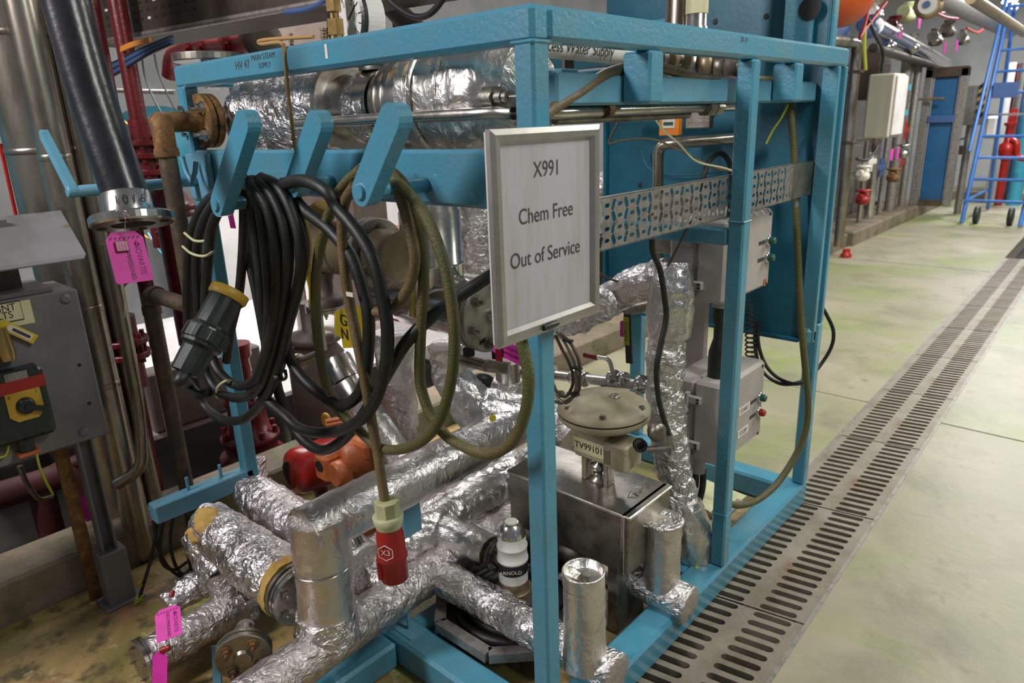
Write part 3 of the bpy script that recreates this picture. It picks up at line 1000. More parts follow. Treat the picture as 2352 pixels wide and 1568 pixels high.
# cable ties
for P_, rr in (([(424, 535, -.04), (446, 552, -.05), (470, 553, -.05), (480, 545, -.03)], .004), ([(420, 566, -.04), (440, 582, -.06), (470, 588, -.06), (494, 575, -.03)], .004),
               ([(497, 912, -.03), (500, 890, -.05), (515, 876, -.05), (530, 874, -.03)], .004)):
    cable(path(P_, -.135), rr, 'cable_tie', 'cream', bc, 8)
# black round industrial plug with yellow lip
pa = at(522, 682, t=1.72); pbm = at(428, 852, t=1.66)
ax = (pbm - pa).normalized(); Lp = (pbm - pa).length
pr = pxr(pa, 84)
print('PLUG', pr, Lp)
pg_ = MB().lathe(pa, ax, [(pr * .7, -.004), (pr * .92, 0), (pr * .92, Lp * .40), (pr * .98, Lp * .42), (pr * 1.16, Lp * .45), (pr * 1.18, Lp * .47), (pr * 1.18, Lp * .62), (pr * 1.10, Lp * .63), (pr * 1.10, Lp * .67), (pr * .90, Lp * .70), (pr * .86, Lp * .72), (pr * .80, Lp * 1.02), (pr * .72, Lp * 1.02), (pr * .68, Lp * .9)], 20, False)
for k in range(9):
    t = 2 * PI * k / 9
    pg_.obox(pa + ax * Lp * .545 + (frame(ax)[0] * math.cos(t) + frame(ax)[1] * math.sin(t)) * pr * 1.17, ax, frame(ax)[0] * math.cos(t) + frame(ax)[1] * math.sin(t), ax.cross(frame(ax)[0] * math.cos(t) + frame(ax)[1] * math.sin(t)), Lp * .07, .003, .006, .001)
pgo = pg_.build('plug_body', 'black', bc, 'black plug body')
MB().lathe(pa - ax * .020, ax, [(pr * .86, 0), (pr * 1.06, .003), (pr * 1.06, .020), (pr * .98, .026)], 36).build('plug_ring', 'yellow', pgo, 'yellow plug ring')
sv, svb, _ = frame(ax)
MB().obox(pa + ax * Lp * .55 + sv * pr * 1.2, ax, sv, svb, .022, .012, .018, .003).build('plug_latch', 'black', pgo)
cable([pbm, pbm + ax * .03] + path([(432, 880, -.02), (455, 905, -.02), (480, 900, -.01)], -.18), R1, parent=bc)

b2 = thing('black_cable_coil', 'thicker black cable coil hanging from the middle hose hook with long lower loops', 'cable', tuple(at(780, 1000, y=-.12)))
R2 = .0152
cable(path([(640, 425), (665, 440), (696, 480), (756, 527), (807, 590), (835, 670), (847, 737), (843, 836), (827, 900), (787, 930), (736, 905), (688, 860), (662, 810), (655, 740), (655, 600), (640, 480), (625, 430)], -.10), R2, parent=b2)
cable(path([(650, 422), (700, 415, -.01), (750, 440, -.01), (775, 478), (819, 531), (858, 598), (878, 678), (890, 757), (886, 836), (866, 910), (835, 958), (787, 986), (736, 994), (685, 982), (653, 954), (625, 930), (600, 900), (590, 850)], -.125), R2, parent=b2)
cable(path([(625, 430), (640, 520), (640, 640), (632, 760), (633, 860), (645, 915), (677, 986), (716, 1025), (748, 1033), (787, 1010), (827, 962), (862, 907), (894, 850), (934, 785), (985, 733, .04), (1040, 690, .10), (1131, 630, .18), (1180, 600, .24)], -.085), R2, parent=b2)
cable(path([(600, 412), (660, 445), (690, 520), (697, 590), (680, 680), (655, 770), (640, 850), (600, 920)], -.10), R2, parent=b2)
MB().tube(smooth_path(path([(632, 848), (640, 870, -.01), (656, 868, -.01), (655, 850)], -.11), 4), .005, 8).build('cable_clip', 'black', b2)

oc = thing('olive_cable_coil', 'olive green cable coil hanging from the right hose hook to the red plug', 'cable', tuple(at(900, 1030, y=-.12)))
R3 = .0128
cable(path([(800, 430, .03), (825, 392, .01), (868, 378), (900, 400), (926, 470), (945, 540), (953, 599), (941, 654), (910, 701), (882, 717), (847, 713)], -.09), R3, m='brown_cable', parent=oc)
cable(path([(878, 380), (925, 420), (953, 490), (969, 559), (973, 638), (969, 717), (965, 796), (965, 875), (981, 935), (1001, 970), (1032, 1006), (1092, 1037), (1139, 1039), (1183, 1006), (1208, 940), (1215, 875), (1208, 828), (1196, 780), (1180, 740, .0)], -.065), R3, m='olive', parent=oc)
cable(path([(870, 390), (925, 430), (973, 490), (1005, 559), (1028, 638), (1040, 717), (1044, 796), (1036, 875), (1017, 946), (989, 994), (953, 1022), (906, 1033), (866, 1025), (831, 994), (779, 942), (750, 883), (736, 816), (727, 737), (726, 638), (737, 559), (760, 480), (790, 425), (830, 390)], -.095), R3, m='olive', parent=oc)
rpx = path([(815, 425), (790, 470), (786, 540), (790, 600), (800, 678), (815, 757), (831, 836), (846, 920), (856, 980), (868, 1040), (876, 1100), (886, 1160)], -.11)
cable(rpx, R3, m='brown_cable', parent=oc)
MB().obox(at(804, 676, y=-.13), X, Y, Z, .013, .002, .005).build('cable_marker', 'label_w', oc, 'small white cable marker')
# red CEE plug
p0 = at(887, 1150, y=-.11); p1 = at(907, 1328, y=-.11)
ax = (p1 - p0).normalized(); Lq = (p1 - p0).length
q = Lq
rr = pxr(p0, 66)
pc = MB().lathe(p0, ax, [(rr * .62, -.002), (rr * .86, 0), (rr * .86, q * .17)], 8, False)
pc.lathe(p0 + ax * q * .17, ax, [(rr * .9, 0), (rr * 1.1, .003), (rr * 1.02, q * .09), (rr * .9, q * .15)], 32)
pco = pc.build('plug_gland', 'cream', oc, 'cream cable gland nut')
rb = MB().lathe(p0 + ax * q * .31, ax, [(rr * .82, 0), (rr * .98, q * .10), (rr * 1.02, q * .33), (rr * 1.10, q * .36), (rr * 1.10, q * .40), (rr * 1.0, q * .42), (rr * .96, q * .68), (rr * .85, q * .69), (rr * .8, q * .55)], 36)
rbo = rb.build('plug_body', 'red_plug', oc, 'red plug body')
vd = (CAM - p1).normalized(); vd = (vd - ax * vd.dot(ax)).normalized()
sdv = ax.cross(vd)
MB().obox(p0 + ax * q * .82 + (vd * .2 + sdv * .98) * rr * 1.02, ax, sdv, vd, q * .12, .006, .012, .002).build('keyway', 'red_plug', rbo)
hc = p0 + ax * q * .56 + (vd * .9 - sdv * -.42) * rr * 1.03
nh = (vd * .9 + sdv * .42).normalized(); sh_ = nh.cross(ax).normalized()
text('X3', hc, (-ax).cross(nh), -ax, .022, 'label_w', rbo, 'lettering')
hexp = [hc + nh * .001 + (sh_ * math.cos(k * PI / 3 + PI / 6) + ax * math.sin(k * PI / 3 + PI / 6)) * .022 for k in range(7)]
MB().tube(hexp, .0011, 5).build('hexagon_mark', 'label_w', rbo)

# olive cable over the inner beam and down the right side
ob = thing('olive_cable_run', 'olive cable looping over the drop brackets and down beside the far right post', 'cable', tuple(at(1690, 1160, x=-.06)))
P_ = [at(1205, 305, x=-.09), at(1240, 275, x=-.09), at(1275, 246, x=-.085), at(1330, 212, x=-.085), at(1390, 172, x=-.085), at(1450, 154, x=-.09), at(1500, 153, x=-.09), at(1545, 163, x=-.09), at(1600, 178, x=-.09), at(1660, 183, x=-.10),
      at(1720, 180, y=1.35), at(1780, 185, y=1.57), at(1806, 215, y=1.57), at(1816, 260, y=1.57), at(1824, 350, y=1.57), at(1829, 480, y=1.57), at(1835, 640, y=1.57), at(1840, 740, y=1.57), at(1850, 850, y=1.57), at(1856, 930, y=1.57),
      at(1850, 990, y=1.55), at(1825, 1050, y=1.50), at(1785, 1110, y=1.40), at(1740, 1148, y=1.28), at(1700, 1160, y=1.18), at(1670, 1155, y=1.12)]
cable(P_[:12], R3, m='brown_cable', parent=ob)
cable(P_[11:], R3, m='olive', parent=ob)

# ================================================================== PERFORATED CABLE TRAY
def tray(y0, y1, zb, zt, x, slopes=0):
    """plate with a repeating pattern of slots, in the plane x"""
    mb = MB()
    p = .0535
    n = int(round((y1 - y0) / p)); p = (y1 - y0) / n
    H = zt - zb
    th = .0015
    rows = 4
    def cell(ya, yb, za, zb_, hole):
        m = len(hole)
        per = []
        cy_, cz_ = (ya + yb) / 2, (za + zb_) / 2
        for q in hole:
            dy = q[0] - cy_; dz = q[1] - cz_
            sc = min((yb - ya) / 2 / abs(dy) if abs(dy) > 1e-9 else 1e9, (zb_ - za) / 2 / abs(dz) if abs(dz) > 1e-9 else 1e9)
            per.append((cy_ + dy * sc, cz_ + dz * sc))
        # force the four corners
        for cc in ((ya, za), (yb, za), (yb, zb_), (ya, zb_)):
            k = min(range(m), key=lambda i: (per[i][0] - cc[0]) ** 2 + (per[i][1] - cc[1]) ** 2)
            per[k] = cc
        vs = [(x, a, b) for a, b in per] + [(x, a, b) for a, b in hole] + [(x - th, a, b) for a, b in per] + [(x - th, a, b) for a, b in hole]
        fs = []
        for j in range(m):
            k = (j + 1) % m
            fs += [(j, k, m + k, m + j), (3 * m + j, 3 * m + k, 2 * m + k, 2 * m + j), (m + j, m + k, 3 * m + k, 3 * m + j)]
        mb.add(vs, fs)
    def oval(cy_, cz_, a, b, t):
        out = []
        for k in range(16):
            th_ = 2 * PI * (k + .5) / 16
            u_ = a * math.copysign(abs(math.cos(th_)) ** .6, math.cos(th_)); v_ = b * math.copysign(abs(math.sin(th_)) ** .6, math.sin(th_))
            out.append((cy_ + u_ * math.cos(t) - v_ * math.sin(t), cz_ + u_ * math.sin(t) + v_ * math.cos(t)))
        return out
    rim = .006
    hz = (H - 2 * rim) / rows
    for i in range(n):
        ya = y0 + i * p
        for r in range(rows):
            za = zb + rim + r * hz
            # small upright slots in one half column, slanted ovals in the other
            cell(ya, ya + p * .5, za, za + hz, oval(ya + p * .25, za + hz * .5, .0100, .0050, 0))
            if r < rows:
                s_a = 1 if (r + i) % 2 else -1
                cell(ya + p * .5, ya + p, za, za + hz, oval(ya + p * .75, za + hz * .5, .0140, .0074, s_a * 1.15))
    mb.box((x - th, y0, zb), (x, y1, zb + rim)); mb.box((x - th, y0, zt - rim), (x, y1, zt))
    mb.box((x - .012, y0, zb - .001), (x, y1, zb + .001)); mb.box((x - .012, y0, zt - .001), (x, y1, zt + .001))
    return mb
ct = thing('cable_tray', 'perforated galvanised cable tray running level along the right side of the skid', 'cable tray', (-.056, .8, 1.30))
tray(.20, 1.44, 1.300, 1.422, -.056).build('tray_web', 'galv', ct)
MB().box((-.075, 1.44, 1.302), (-.058, 1.66, 1.42)).build('tray_end', 'steel_dull', ct, 'dark plain end of the tray')
for yy in (.52, .94):
    MB().cyl((-.064, yy, 1.36), (-.052, yy, 1.36), .004, 8).build('bolt', 'steel_dull', ct)
# black cable dropping from the tray to the foil pipe
cable([at(1640, 345, x=-.2), at(1622, 360, x=-.22), at(1617, 400, x=-.22), at(1617, 440, x=-.2)], .009, parent=None, name='x') if False else None
dc = [at(1497, 548, x=-.09), at(1500, 580, x=-.09), at(1516, 620, x=-.08), at(1526, 680, x=-.075), at(1530, 730, x=-.07), at(1518, 790, x=-.07), at(1508, 850, x=-.07), at(1512, 910, x=-.08), at(1524, 960, x=-.085), at(1537, 998, x=-.09)]
bt = thing('sensor_cable', 'black cable hanging from the perforated tray in front of the foil wrapped riser', 'cable', tuple(dc[-1]))
cable(dc, .0085, m='rubber', parent=bt)
MB().cyl(dc[-1] - Z * .0, dc[-1] - Z * .03 + X * .006, .012, 14).build('gland', 'steel', bt)
ar = [at(1614, 440, x=-.30), at(1617, 400, x=-.30), at(1632, 365, x=-.30), at(1655, 352, x=-.30), at(1675, 375, x=-.30), at(1684, 440, x=-.30)]
solo(MB().tube(smooth_path(ar, 7), .010, 10), 'arched_hose', 'rubber', 'small arched black hose above the perforated tray, left of the middle post', 'hose')

# ================================================================== FOIL PIPES, LOWER FRONT
xm = -.64
fp = thing('foil_pipe_loop', 'large foil pipe sloping back from the square corner above the front left of the base', 'pipe', (xm, -.2, .25))
top = Vector((xm, -.19, .585))
MB().foil([Vector((xm, -.235, .57)), Vector((xm, .12, .575)), Vector((xm - .01, .70, .58))], .073, wr=.004, wf=9, n=48, seed=1).build('foil_wrap', 'foil_soft', fp)
MB().foil([Vector((xm, -.185, .60)), Vector((xm, -.190, .42)), Vector((xm, -.200, .255))], [.080, .078, .077, .082], wr=.006, wf=9, n=48, seed=2).build('foil_leg', 'foil_clad', fp)
MB().foil([Vector((xm, -.200, .31)), Vector((xm, -.202, .235))], [.082, .092], wr=.012, wf=22, n=48, seed=2).build('torn_hem', 'foil', fp)
MB().lathe((xm, -.193, .455), Z, [(.079, 0), (.0825, .001), (.0825, .003), (.079, .004)], 44, True, caps=False).build('wire_tie', 'steel_bright', fp)

lp = thing('foil_pipe_run', 'long narrow foil pipe lying lowest, running in from the bottom edge of the photo', 'pipe', (xm, 0, .1))
MB().foil([Vector((-.60, -.62, .215)), Vector((-.625, -.2, .215)), Vector((-.65, .22, .215)), Vector((-.67, .9, .215))], .062, wr=.009, wf=14, n=44, seed=4).build('foil_wrap', 'foil_dirty', lp)
# branch to the end cap with upright stub, right of the near post
MB().foil([Vector((-.655, .20, .21)), Vector((-.3, .215, .195)), Vector((-.02, .235, .175)), Vector((.03, .24, .172))], .055, wr=.010, wf=15, n=40, seed=6).build('branch_wrap', 'foil', lp)
MB().foil([Vector((-.05, .215, .18)), Vector((-.05, .213, .43)), Vector((-.05, .211, .442))], [.060, .056, .055], wr=.004, wf=12, n=40, seed=7).build('upright_stub', 'foil_clad', lp)
MB().lathe((-.05, .211, .47), Z, [(.055, -.035), (.057, .004), (.055, .008), (.051, .006), (.050, -.024), (.002, -.026)], 36, True, caps=False).build('stub_rim', 'foil_clad', lp)
MB().tube([at(1285, 1322, x=-.10), at(1310, 1332, x=-.08), at(1333, 1342, x=-.05)], .0085, 12).build('thermowell_tube', 'steel_dull', lp)
c = at(1340, 1340, x=-.05)
MB().cyl(c - Z * .02, c + Z * .02, .014, 14).cyl(c, c + Z * .035 + X * .012, .009, 12).build('thermowell_head', 'steel_dull', lp)
MB().lathe((.032, .24, .172), X, [(.058, -.004), (.060, 0), (.056, .006), (.03, .008)], 36).build('end_cap', 'foil_dirty', lp)

p2 = thing('foil_pipe_run', 'fat foil pipe behind the red plug, running back under the sloping pipe', 'pipe', (-.76, .3, .25))
MB().foil([Vector((-.76, .045, .28)), Vector((-.76, .2, .285)), Vector((-.765, .5, .29)), Vector((-.77, 1.3, .30))], [.070, .088, .080, .080, .080, .080], wr=.014, wf=12, n=52, seed=8).build('foil_wrap', 'foil_soft', p2)
MB().foil([Vector((-.73, -.02, .255)), Vector((-.735, .09, .26))], [.06, .078, .07], wr=.03, wf=16, n=48, step=.008, seed=21).build('loose_foil', 'foil', p2)
MB().foil([Vector((-.72, .30, .285)), Vector((-.58, .315, .285)), Vector((-.50, .318, .285))], [.062, .056, .050], wr=.008, wf=14, n=40, seed=11).build('branch_wrap', 'foil_soft', p2)
f_ = flange(p2, (-.78, -.015, .345), (0, -1, .1), .072, .035, 4, 'steel_dull', 'steel', .010, name='open_flange')
text('FT', at(960, 1255, x=-.69), Y, Z, .028, 'ink_soft', p2, 'handwriting', th=.004)
text('2', at(967, 1292, x=-.69), Y, Z, .028, 'ink_soft', p2, 'handwriting', th=.004)

# angle valve with white ribbed body and steel cap beside the near post
av = thing('angle_valve', 'pale bodied steel valve with domed cap and black maker label left of the near post', 'valve', (-.42, .32, .15))
ac = Vector((-.405, .322, 0))
prof = [(.040, .16), (.046, .19), (.048, .215), (.045, .23)]
MB().lathe(ac, Z, prof, 32).build('valve_body', 'brass', av)
MB().lathe(ac, Z, [(.046, .23), (.046, .30), (.049, .302), (.049, .308), (.046, .31), (.046, .345), (.048, .347), (.048, .352), (.044, .354), (.043, .385)], 36).build('bellows_body', 'white', av)
MB().lathe(ac, Z, [(.043, .385), (.043, .39), (.032, .425), (.022, .43)], 36).build('cap', 'steel_bright', av)
MB().lathe(ac, Z, [(.020, .43), (.020, .4325)], 20).build('cap_disc', 'label_w', av)
MB().lathe(ac, Z, [(.0465, .262), (.0465, .298)], 36, True, caps=False).build('black_label', 'ink', av)
ld = (CAM - (ac + Z * .28)); ld.z = 0; ld.normalize(); lx = Z.cross(ld).normalized()
text('ARNOLD', ac + Z * .280 + ld * .0480 - lx * .008, lx, Z, .017, 'label_w', av)
f_ = flange(av, (-.47, .320, .285), X, .052, .022, 4, 'steel_dull', 'steel', .007, name='side_flange')
MB().cyl((-.50, .319, .285), (-.40, .322, .285), .03, 20).build('inlet', 'brass', av)
MB().tube(smooth_path([at(1062, 1312, y=.28), at(1080, 1310, y=.27), at(1110, 1300, y=.26), at(1125, 1275, y=.28), at(1115, 1250, y=.30)], 5), .008, 8).build('torn_tape', 'ink', av)
f2 = flange(av, (ac.x, ac.y, .19), Z, .058, .02, 4, 'brass', 'steel_dull', .008, name='bonnet_flange')

# left foil pipes
p3 = thing('foil_pipe_stub', 'foil pipe with torn yellow foam patches ending in a steel flange', 'pipe', (-1.15, -.21, .2))
a = Vector((-1.34, -.20, .315)); b = Vector((-.785, -.205, .30))
MB().foil([a, a.lerp(b, .45)], [.075, .088, .082], wr=.016, wf=11, n=48, seed=13).build('foil_wrap', 'foil_dirty', p3)
MB().foil([a.lerp(b, .40), a.lerp(b, .90)], [.090, .094, .088], wr=.016, wf=11, n=48, seed=17).build('foil_wrap', 'foil', p3)
MB().tube([a.lerp(b, .885), a.lerp(b, .93), a.lerp(b, .955)], .089, 40, wr=.008, wf=30).build('foam_lining', 'foam', p3, 'exposed yellow foam')
MB().lathe(a.lerp(b, .955), b - a, [(.080, 0), (.0885, .004), (.0885, .014), (.08, .016)], 44, False).build('end_ring', 'steel_dull', p3)
flange(p3, b + (b - a).normalized() * .012, b - a, .088, .03, 6, 'steel', 'steel_dull', .010, name='end_flange')
pm_ = at(478, 1192, y=-.25)
def patch(A, B, r, s0, s1, cdir, half, name, m, parent, label=None, seed=0):
    """ragged patch lying on the surface of a wrapped pipe"""
    A = Vector(A); B = Vector(B)
    ax = (B - A).normalized(); cd = Vector(cdir); cd = (cd - ax * cd.dot(ax)).normalized(); sd = ax.cross(cd)
    vs = [A.lerp(B, (s0 + s1) / 2) + cd * (r + .004)]
    n = 40
    rings = 5
    for q in range(1, rings + 1):
        for k in range(n):
            t = 2 * PI * k / n
            w = 1 + .45 * noise.noise(Vector((math.cos(t) * 1.6 + seed, math.sin(t) * 1.6, seed))) + .15 * noise.noise(Vector((math.cos(t) * 5, math.sin(t) * 5 + seed, 2)))
            u_ = (s0 + s1) / 2 + (s1 - s0) / 2 * math.cos(t) * w * q / rings
            an = half * math.sin(t) * w * q / rings
            p = A.lerp(B, u_)
            vs.append(p + (cd * math.cos(an) + sd * math.sin(an)) * (r + (.004 if q < rings else -.012)))
    fs = [(0, 1 + k, 1 + (k + 1) % n) for k in range(n)]
    for q in range(rings - 1):
        for k in range(n):
            a_, b_ = 1 + q * n + k, 1 + q * n + (k + 1) % n
            fs.append((a_, a_ + n, b_ + n, b_))
    return MB().add(vs, fs, True).build(name, m, parent, label)


patch(a, b, .088, .04, .26, (.30, -.45, .85), .55, 'foam_patch', 'foam', p3, 'bare yellow foam patch', 1)
patch(a, b, .088, .02, .16, (.1, -1, .15), .30, 'foam_patch', 'foam', p3, 'bare yellow foam patch', 5)
MB().foil([Vector((-1.33, -.235, .31)), Vector((-1.25, -.235, .22)), Vector((-1.20, -.235, .19))], [.066, .066, .068], wr=.016, wf=14, n=40, seed=23).build('drop_wrap', 'foil', p3)
MB().foil([Vector((-1.20, -.235, .21)), Vector((-1.13, -.235, .04))], [.062, .064], wr=.008, wf=14, n=40, seed=25).build('drop_leg', 'foil_dirty', p3)

p4 = thing('foil_pipe_stub', 'crumpled foil pipe behind the foam patched one, running under the square corner', 'pipe', (-1.3, .0, .2))
MB().foil([Vector((-1.50, .0, .315)), Vector((-1.40, .0, .315)), Vector((-.98, -.005, .31)), Vector((-.70, -.01, .31))], [.05, .076, .078, .078, .078, .078, .078], wr=.014, wf=12, n=48, seed=31).build('foil_wrap', 'foil_dirty', p4)
MB().foil([Vector((-1.50, .06, .40)), Vector((-1.48, .06, .30)), Vector((-1.46, .03, .18))], [.045, .05, .05], wr=.014, wf=20, n=32, seed=33).build('foil_bunch', 'foil', p4)

p5 = thing('floor_pipe', 'foil pipe lying on the floor at the lower left with a steel flange', 'pipe', (-1.02, -.45, .08))
a = at(338, 1512, z=.10); b = at(505, 1418, z=.10)
MB().foil([a, b, b + (b - a) * .3], .058, wr=.010, wf=14, n=40, seed=41).build('foil_wrap', 'foil_dirty', p5)
flange(p5, a - (b - a).normalized() * .01, a - b, .070, .026, 4, 'steel', 'steel_dull', .005, name='flange')
a = at(382, 1392, z=.12); b = at(450, 1345, z=.14)
MB().foil([a, b, b + Vector((0.02, .05, .02))], [.035, .05, .045], wr=.018, wf=22, n=36, step=.008, seed=43).build('foil_bunch', 'foil', p5)
MB().cyl(at(393, 1370, z=.17), at(397, 1357, z=.18), .008, 10).build('red_seal', 'red_plug', p5)
MB().cyl(at(368, 1494, z=.16), at(390, 1486, z=.165), .009, 10).build('red_seal', 'red_plug', p5)

f6 = thing('blind_flange', 'small bolted round flange with rusty bolts low at the front left', 'flange', tuple(at(553, 1500, z=.1)))
c = at(560, 1500, z=.17)
dr = Vector((.85, -.53, -.05)).normalized()
flange(f6, c, dr, .078, .036, 4, 'steel_dull', 'rust', .012, .66, .9, name='flange', hub=.022)
MB().tube([c - dr * .02, c - dr * .05, c - dr * .09 + Z * .01], .030, 20).build('pipe_stub', 'steel', f6)
MB().tube([c - dr * .09 + Z * .01, c - dr * .12 - Z * .02, c - dr * .13 - Z * .12, c - dr * .13 - Z * .17], .028, 20).build('pipe_stub', 'steel_dull', f6)
a = at(496, 1482, z=.16); b = at(510, 1568, z=.06)
solo(MB().bar(a, b + Vector((.02, -.03, -.06)), .022, .012), 'support_strap', 'blue_pale', 'blue flat support strap beside the small bolted flange', 'strap')

# red gripped electrical pump motor and orange pump
mt = thing('pump_motor', 'bright red electric motor with a slotted fan cover', 'motor', (-1.60, .34, .1))
mc = at(672, 1086, y=.22); mdir = Vector((.10, 1, -.02)).normalized()
print('MOTOR', mc)
mr_ = .098
MB().lathe(mc, mdir, [(mr_ * .62, -.012), (mr_ * .86, 0), (mr_ * .97, .02), (mr_, .05), (mr_, .20), (mr_ * .9, .21)], 48).build('fan_cover', 'red_bright', mt)
for k in range(-4, 5):
    sx_ = k * .0115
    hh = math.sqrt(max(0, (.052) ** 2 - sx_ ** 2))
    MB().obox(mc + X * sx_ - mdir * .012 - Z * .0, X, Z, mdir, .0032, hh, .001).build('vent_slot', 'ink', mt)
MB().lathe(mc + mdir * .21, mdir, [(mr_ * .8, 0), (mr_ * .8, .12)], 36).build('motor_body', 'red', mt)
MB().cyl((mc.x, mc.y + .12, mc.z - .10), (mc.x, mc.y + .12, -.0), .03, 12).build('foot', 'red', mt)
op = thing('orange_pump', 'orange pump casing with bolted lugs beside the red motor', 'pump', (-1.45, .5, .15))
c = at(812, 1048, y=.36)
print('PUMP', c)
MB().lathe(c + Vector((-.02, -.05, 0)), (.35, 1, 0), [(.06, 0), (.085, .02), (.085, .22), (.06, .24)], 32).build('casing', 'orange', op)
MB().box(c + Vector((-.10, -.02, .02)), c + Vector((.12, .20, .085)), .012).build('cover', 'orange', op)
MB().box(c + Vector((-.10, -.12, -.08)), c + Vector((-.01, -.03, .035)), .014).build('terminal_block', 'orange', op)
MB().cyl(c + Vector((-.055, -.125, -.01)), c + Vector((-.055, -.10, -.01)), .022, 18).build('gland_hole', 'ink', op)
MB().cyl(c + Vector((.02, -.11, -.03)), c + Vector((.02, -.05, -.03)), .05, 24, bev=.008).build('bearing_boss', 'orange', op)
for k in range(3):
    MB().tube(smooth_path([c + Vector((-.13 + .0 * k, -.02, .09 + .016 * k)), c + Vector((-.07, .02, .105 + .016 * k)), c + Vector((.0, .08, .11 + .014 * k)), c + Vector((.06, .14, .10 + .012 * k))], 5), .009, 8).build('cooling_fin', 'orange', op)
ec = at(750, 965, y=.42)
MB().tube([ec + X * .024 * math.cos(t) * .95 + Z * .026 * math.sin(t) for t in [k * 2 * PI / 20 for k in range(21)]], .0085, 10, caps=False).build('eye_bolt', 'yellow', op, 'yellow orange lifting eye')
MB().cyl(ec - Z * .032, ec - Z * .09, .009, 10).build('eye_shank', 'yellow', op)
MB().cyl((c.x, c.y + .05, c.z - .08), (c.x, c.y + .05, 0), .05, 16).build('foot', 'orange', op)

# ================================================================== CENTRE: verticals, tee, valves
cp = thing('clad_pipe', 'bright steel clad upright pipe with a flanged tee under the hose rail', 'pipe', (-.83, .46, .9))
py = .46
ct0 = at(985, 470, y=py); cb0 = at(1003, 740, y=py)
cxx = (ct0.x + cb0.x) / 2
MB().lathe((cxx, py, 1.00), Z, [(.100, 0), (.100, .16), (.103, .162), (.103, .17), (.100, .172), (.100, .33), (.094, .34), (.094, .60)], 48).build('upright_cladding', 'steel_bright', cp)
mb = MB().box((cxx + .060, py - .088, 1.02), (cxx + .066, py - .078, 1.36), .001)
mb.build('seam_strip', 'steel', cp)
for zz in (1.08, 1.16, 1.24, 1.32):
    MB().lathe((cxx + .066, py - .086, zz), (.6, -.8, 0), [(.005, 0), (.003, .004)], 10).build('rivet', 'steel_dull', cp)
tz = 1.035
flx = at(1108, 706, y=py - .02)
print('TEE', cxx, flx)
MB().lathe((cxx - .32, py, tz), X, [(.075, 0), (.088, .06), (.090, .18), (.098, .20), (.098, abs(flx.x - cxx) + .27)], 48).build('tee_cladding', 'steel_bright', cp)
fx = Vector((flx.x, py, tz - .01))
flange(cp, fx - X * .01, X, .118, .055, 6, 'steel_plate', 'steel_dull', .015, .74, .3, name='tee_flange', both=False)
MB().lathe(fx + X * .016, X, [(.024, 0), (.024, .012), (.016, .02), (.014, .05), (.022, .055), (.022, .07)], 20).build('centre_plug', 'steel', cp)
MB().box(fx + Vector((-.05, -.07, -.13)), fx + Vector((-.02, -.04, -.10)), .004).cyl(fx + Vector((-.03, -.055, -.11)), fx + Vector((.04, -.05, -.06)), .006, 8).build('toggle', 'ink', cp)
# foil legs below the tee
q1 = thing('foil_pipe', 'wide foil wrapped leg hanging down left under the steel tee', 'pipe', (-1.0, .5, .5))
MB().foil([at(905, 760, y=.50), at(915, 870, y=.50)], [.072, .078, .070], wr=.010, wf=12, n=44, seed=51).build('foil_wrap', 'foil_soft', q1)
MB().foil([at(915, 868, y=.50), at(918, 925, y=.50), at(922, 1020, y=.50)], [.070, .062, .066, .050], wr=.014, wf=14, n=44, seed=52).build('foil_wrap', 'foil_dirty', q1)
text('HV 47', at(925, 945, y=.425), X, Z, .022, 'ink_soft', q1, 'handwriting', th=.004)
q2 = thing('foil_pipe', 'foil wrapped leg joining the sloping foil pipe under the steel tee', 'pipe', (-.8, .5, .6))
e0 = at(1025, 790, y=.50); e1 = at(1045, 915, y=.52)
MB().foil([e0, e0.lerp(e1, .6), Vector((-.76, .54, .64)), Vector((-.70, .60, .60)), Vector((-.645, .70, .585))], [.062, .064, .070, .085, .088, .076], wr=.010, wf=11, n=48, seed=53).build('foil_wrap', 'foil_soft', q2)
sp = at(1132, 960, x=-.58)
MB().lathe(sp, (1, -.5, .2), [(.012, 0), (.008, .002)], 10).build('paint_spot', 'yellow_tag', q2)
q3 = thing('foil_pipe', 'slanting foil pipe with a steel clad top crossing behind the olive cable', 'pipe', (-1.1, .3, .4))
s0 = at(772, 822, y=.33); s1 = at(797, 872, y=.33); s2 = at(830, 925, y=.34); s3 = at(960, 1110, y=.40)
MB().lathe(s0, s1 - s0, [(.052, 0), (.055, .01), (.056, (s1 - s0).length)], 32).build('clad_collar', 'steel_bright', q3)
text('83', at(760, 838, y=.275), X, Z, .024, 'ink_soft', q3, 'handwriting')
MB().lathe(s1, s2 - s1, [(.050, 0), (.054, .004), (.058, (s2 - s1).length)], 32).build('clad_elbow', 'steel', q3)
MB().foil([s2, s3], [.056, .054, .052], wr=.006, wf=14, n=40, seed=55).build('foil_wrap', 'foil_clad', q3)

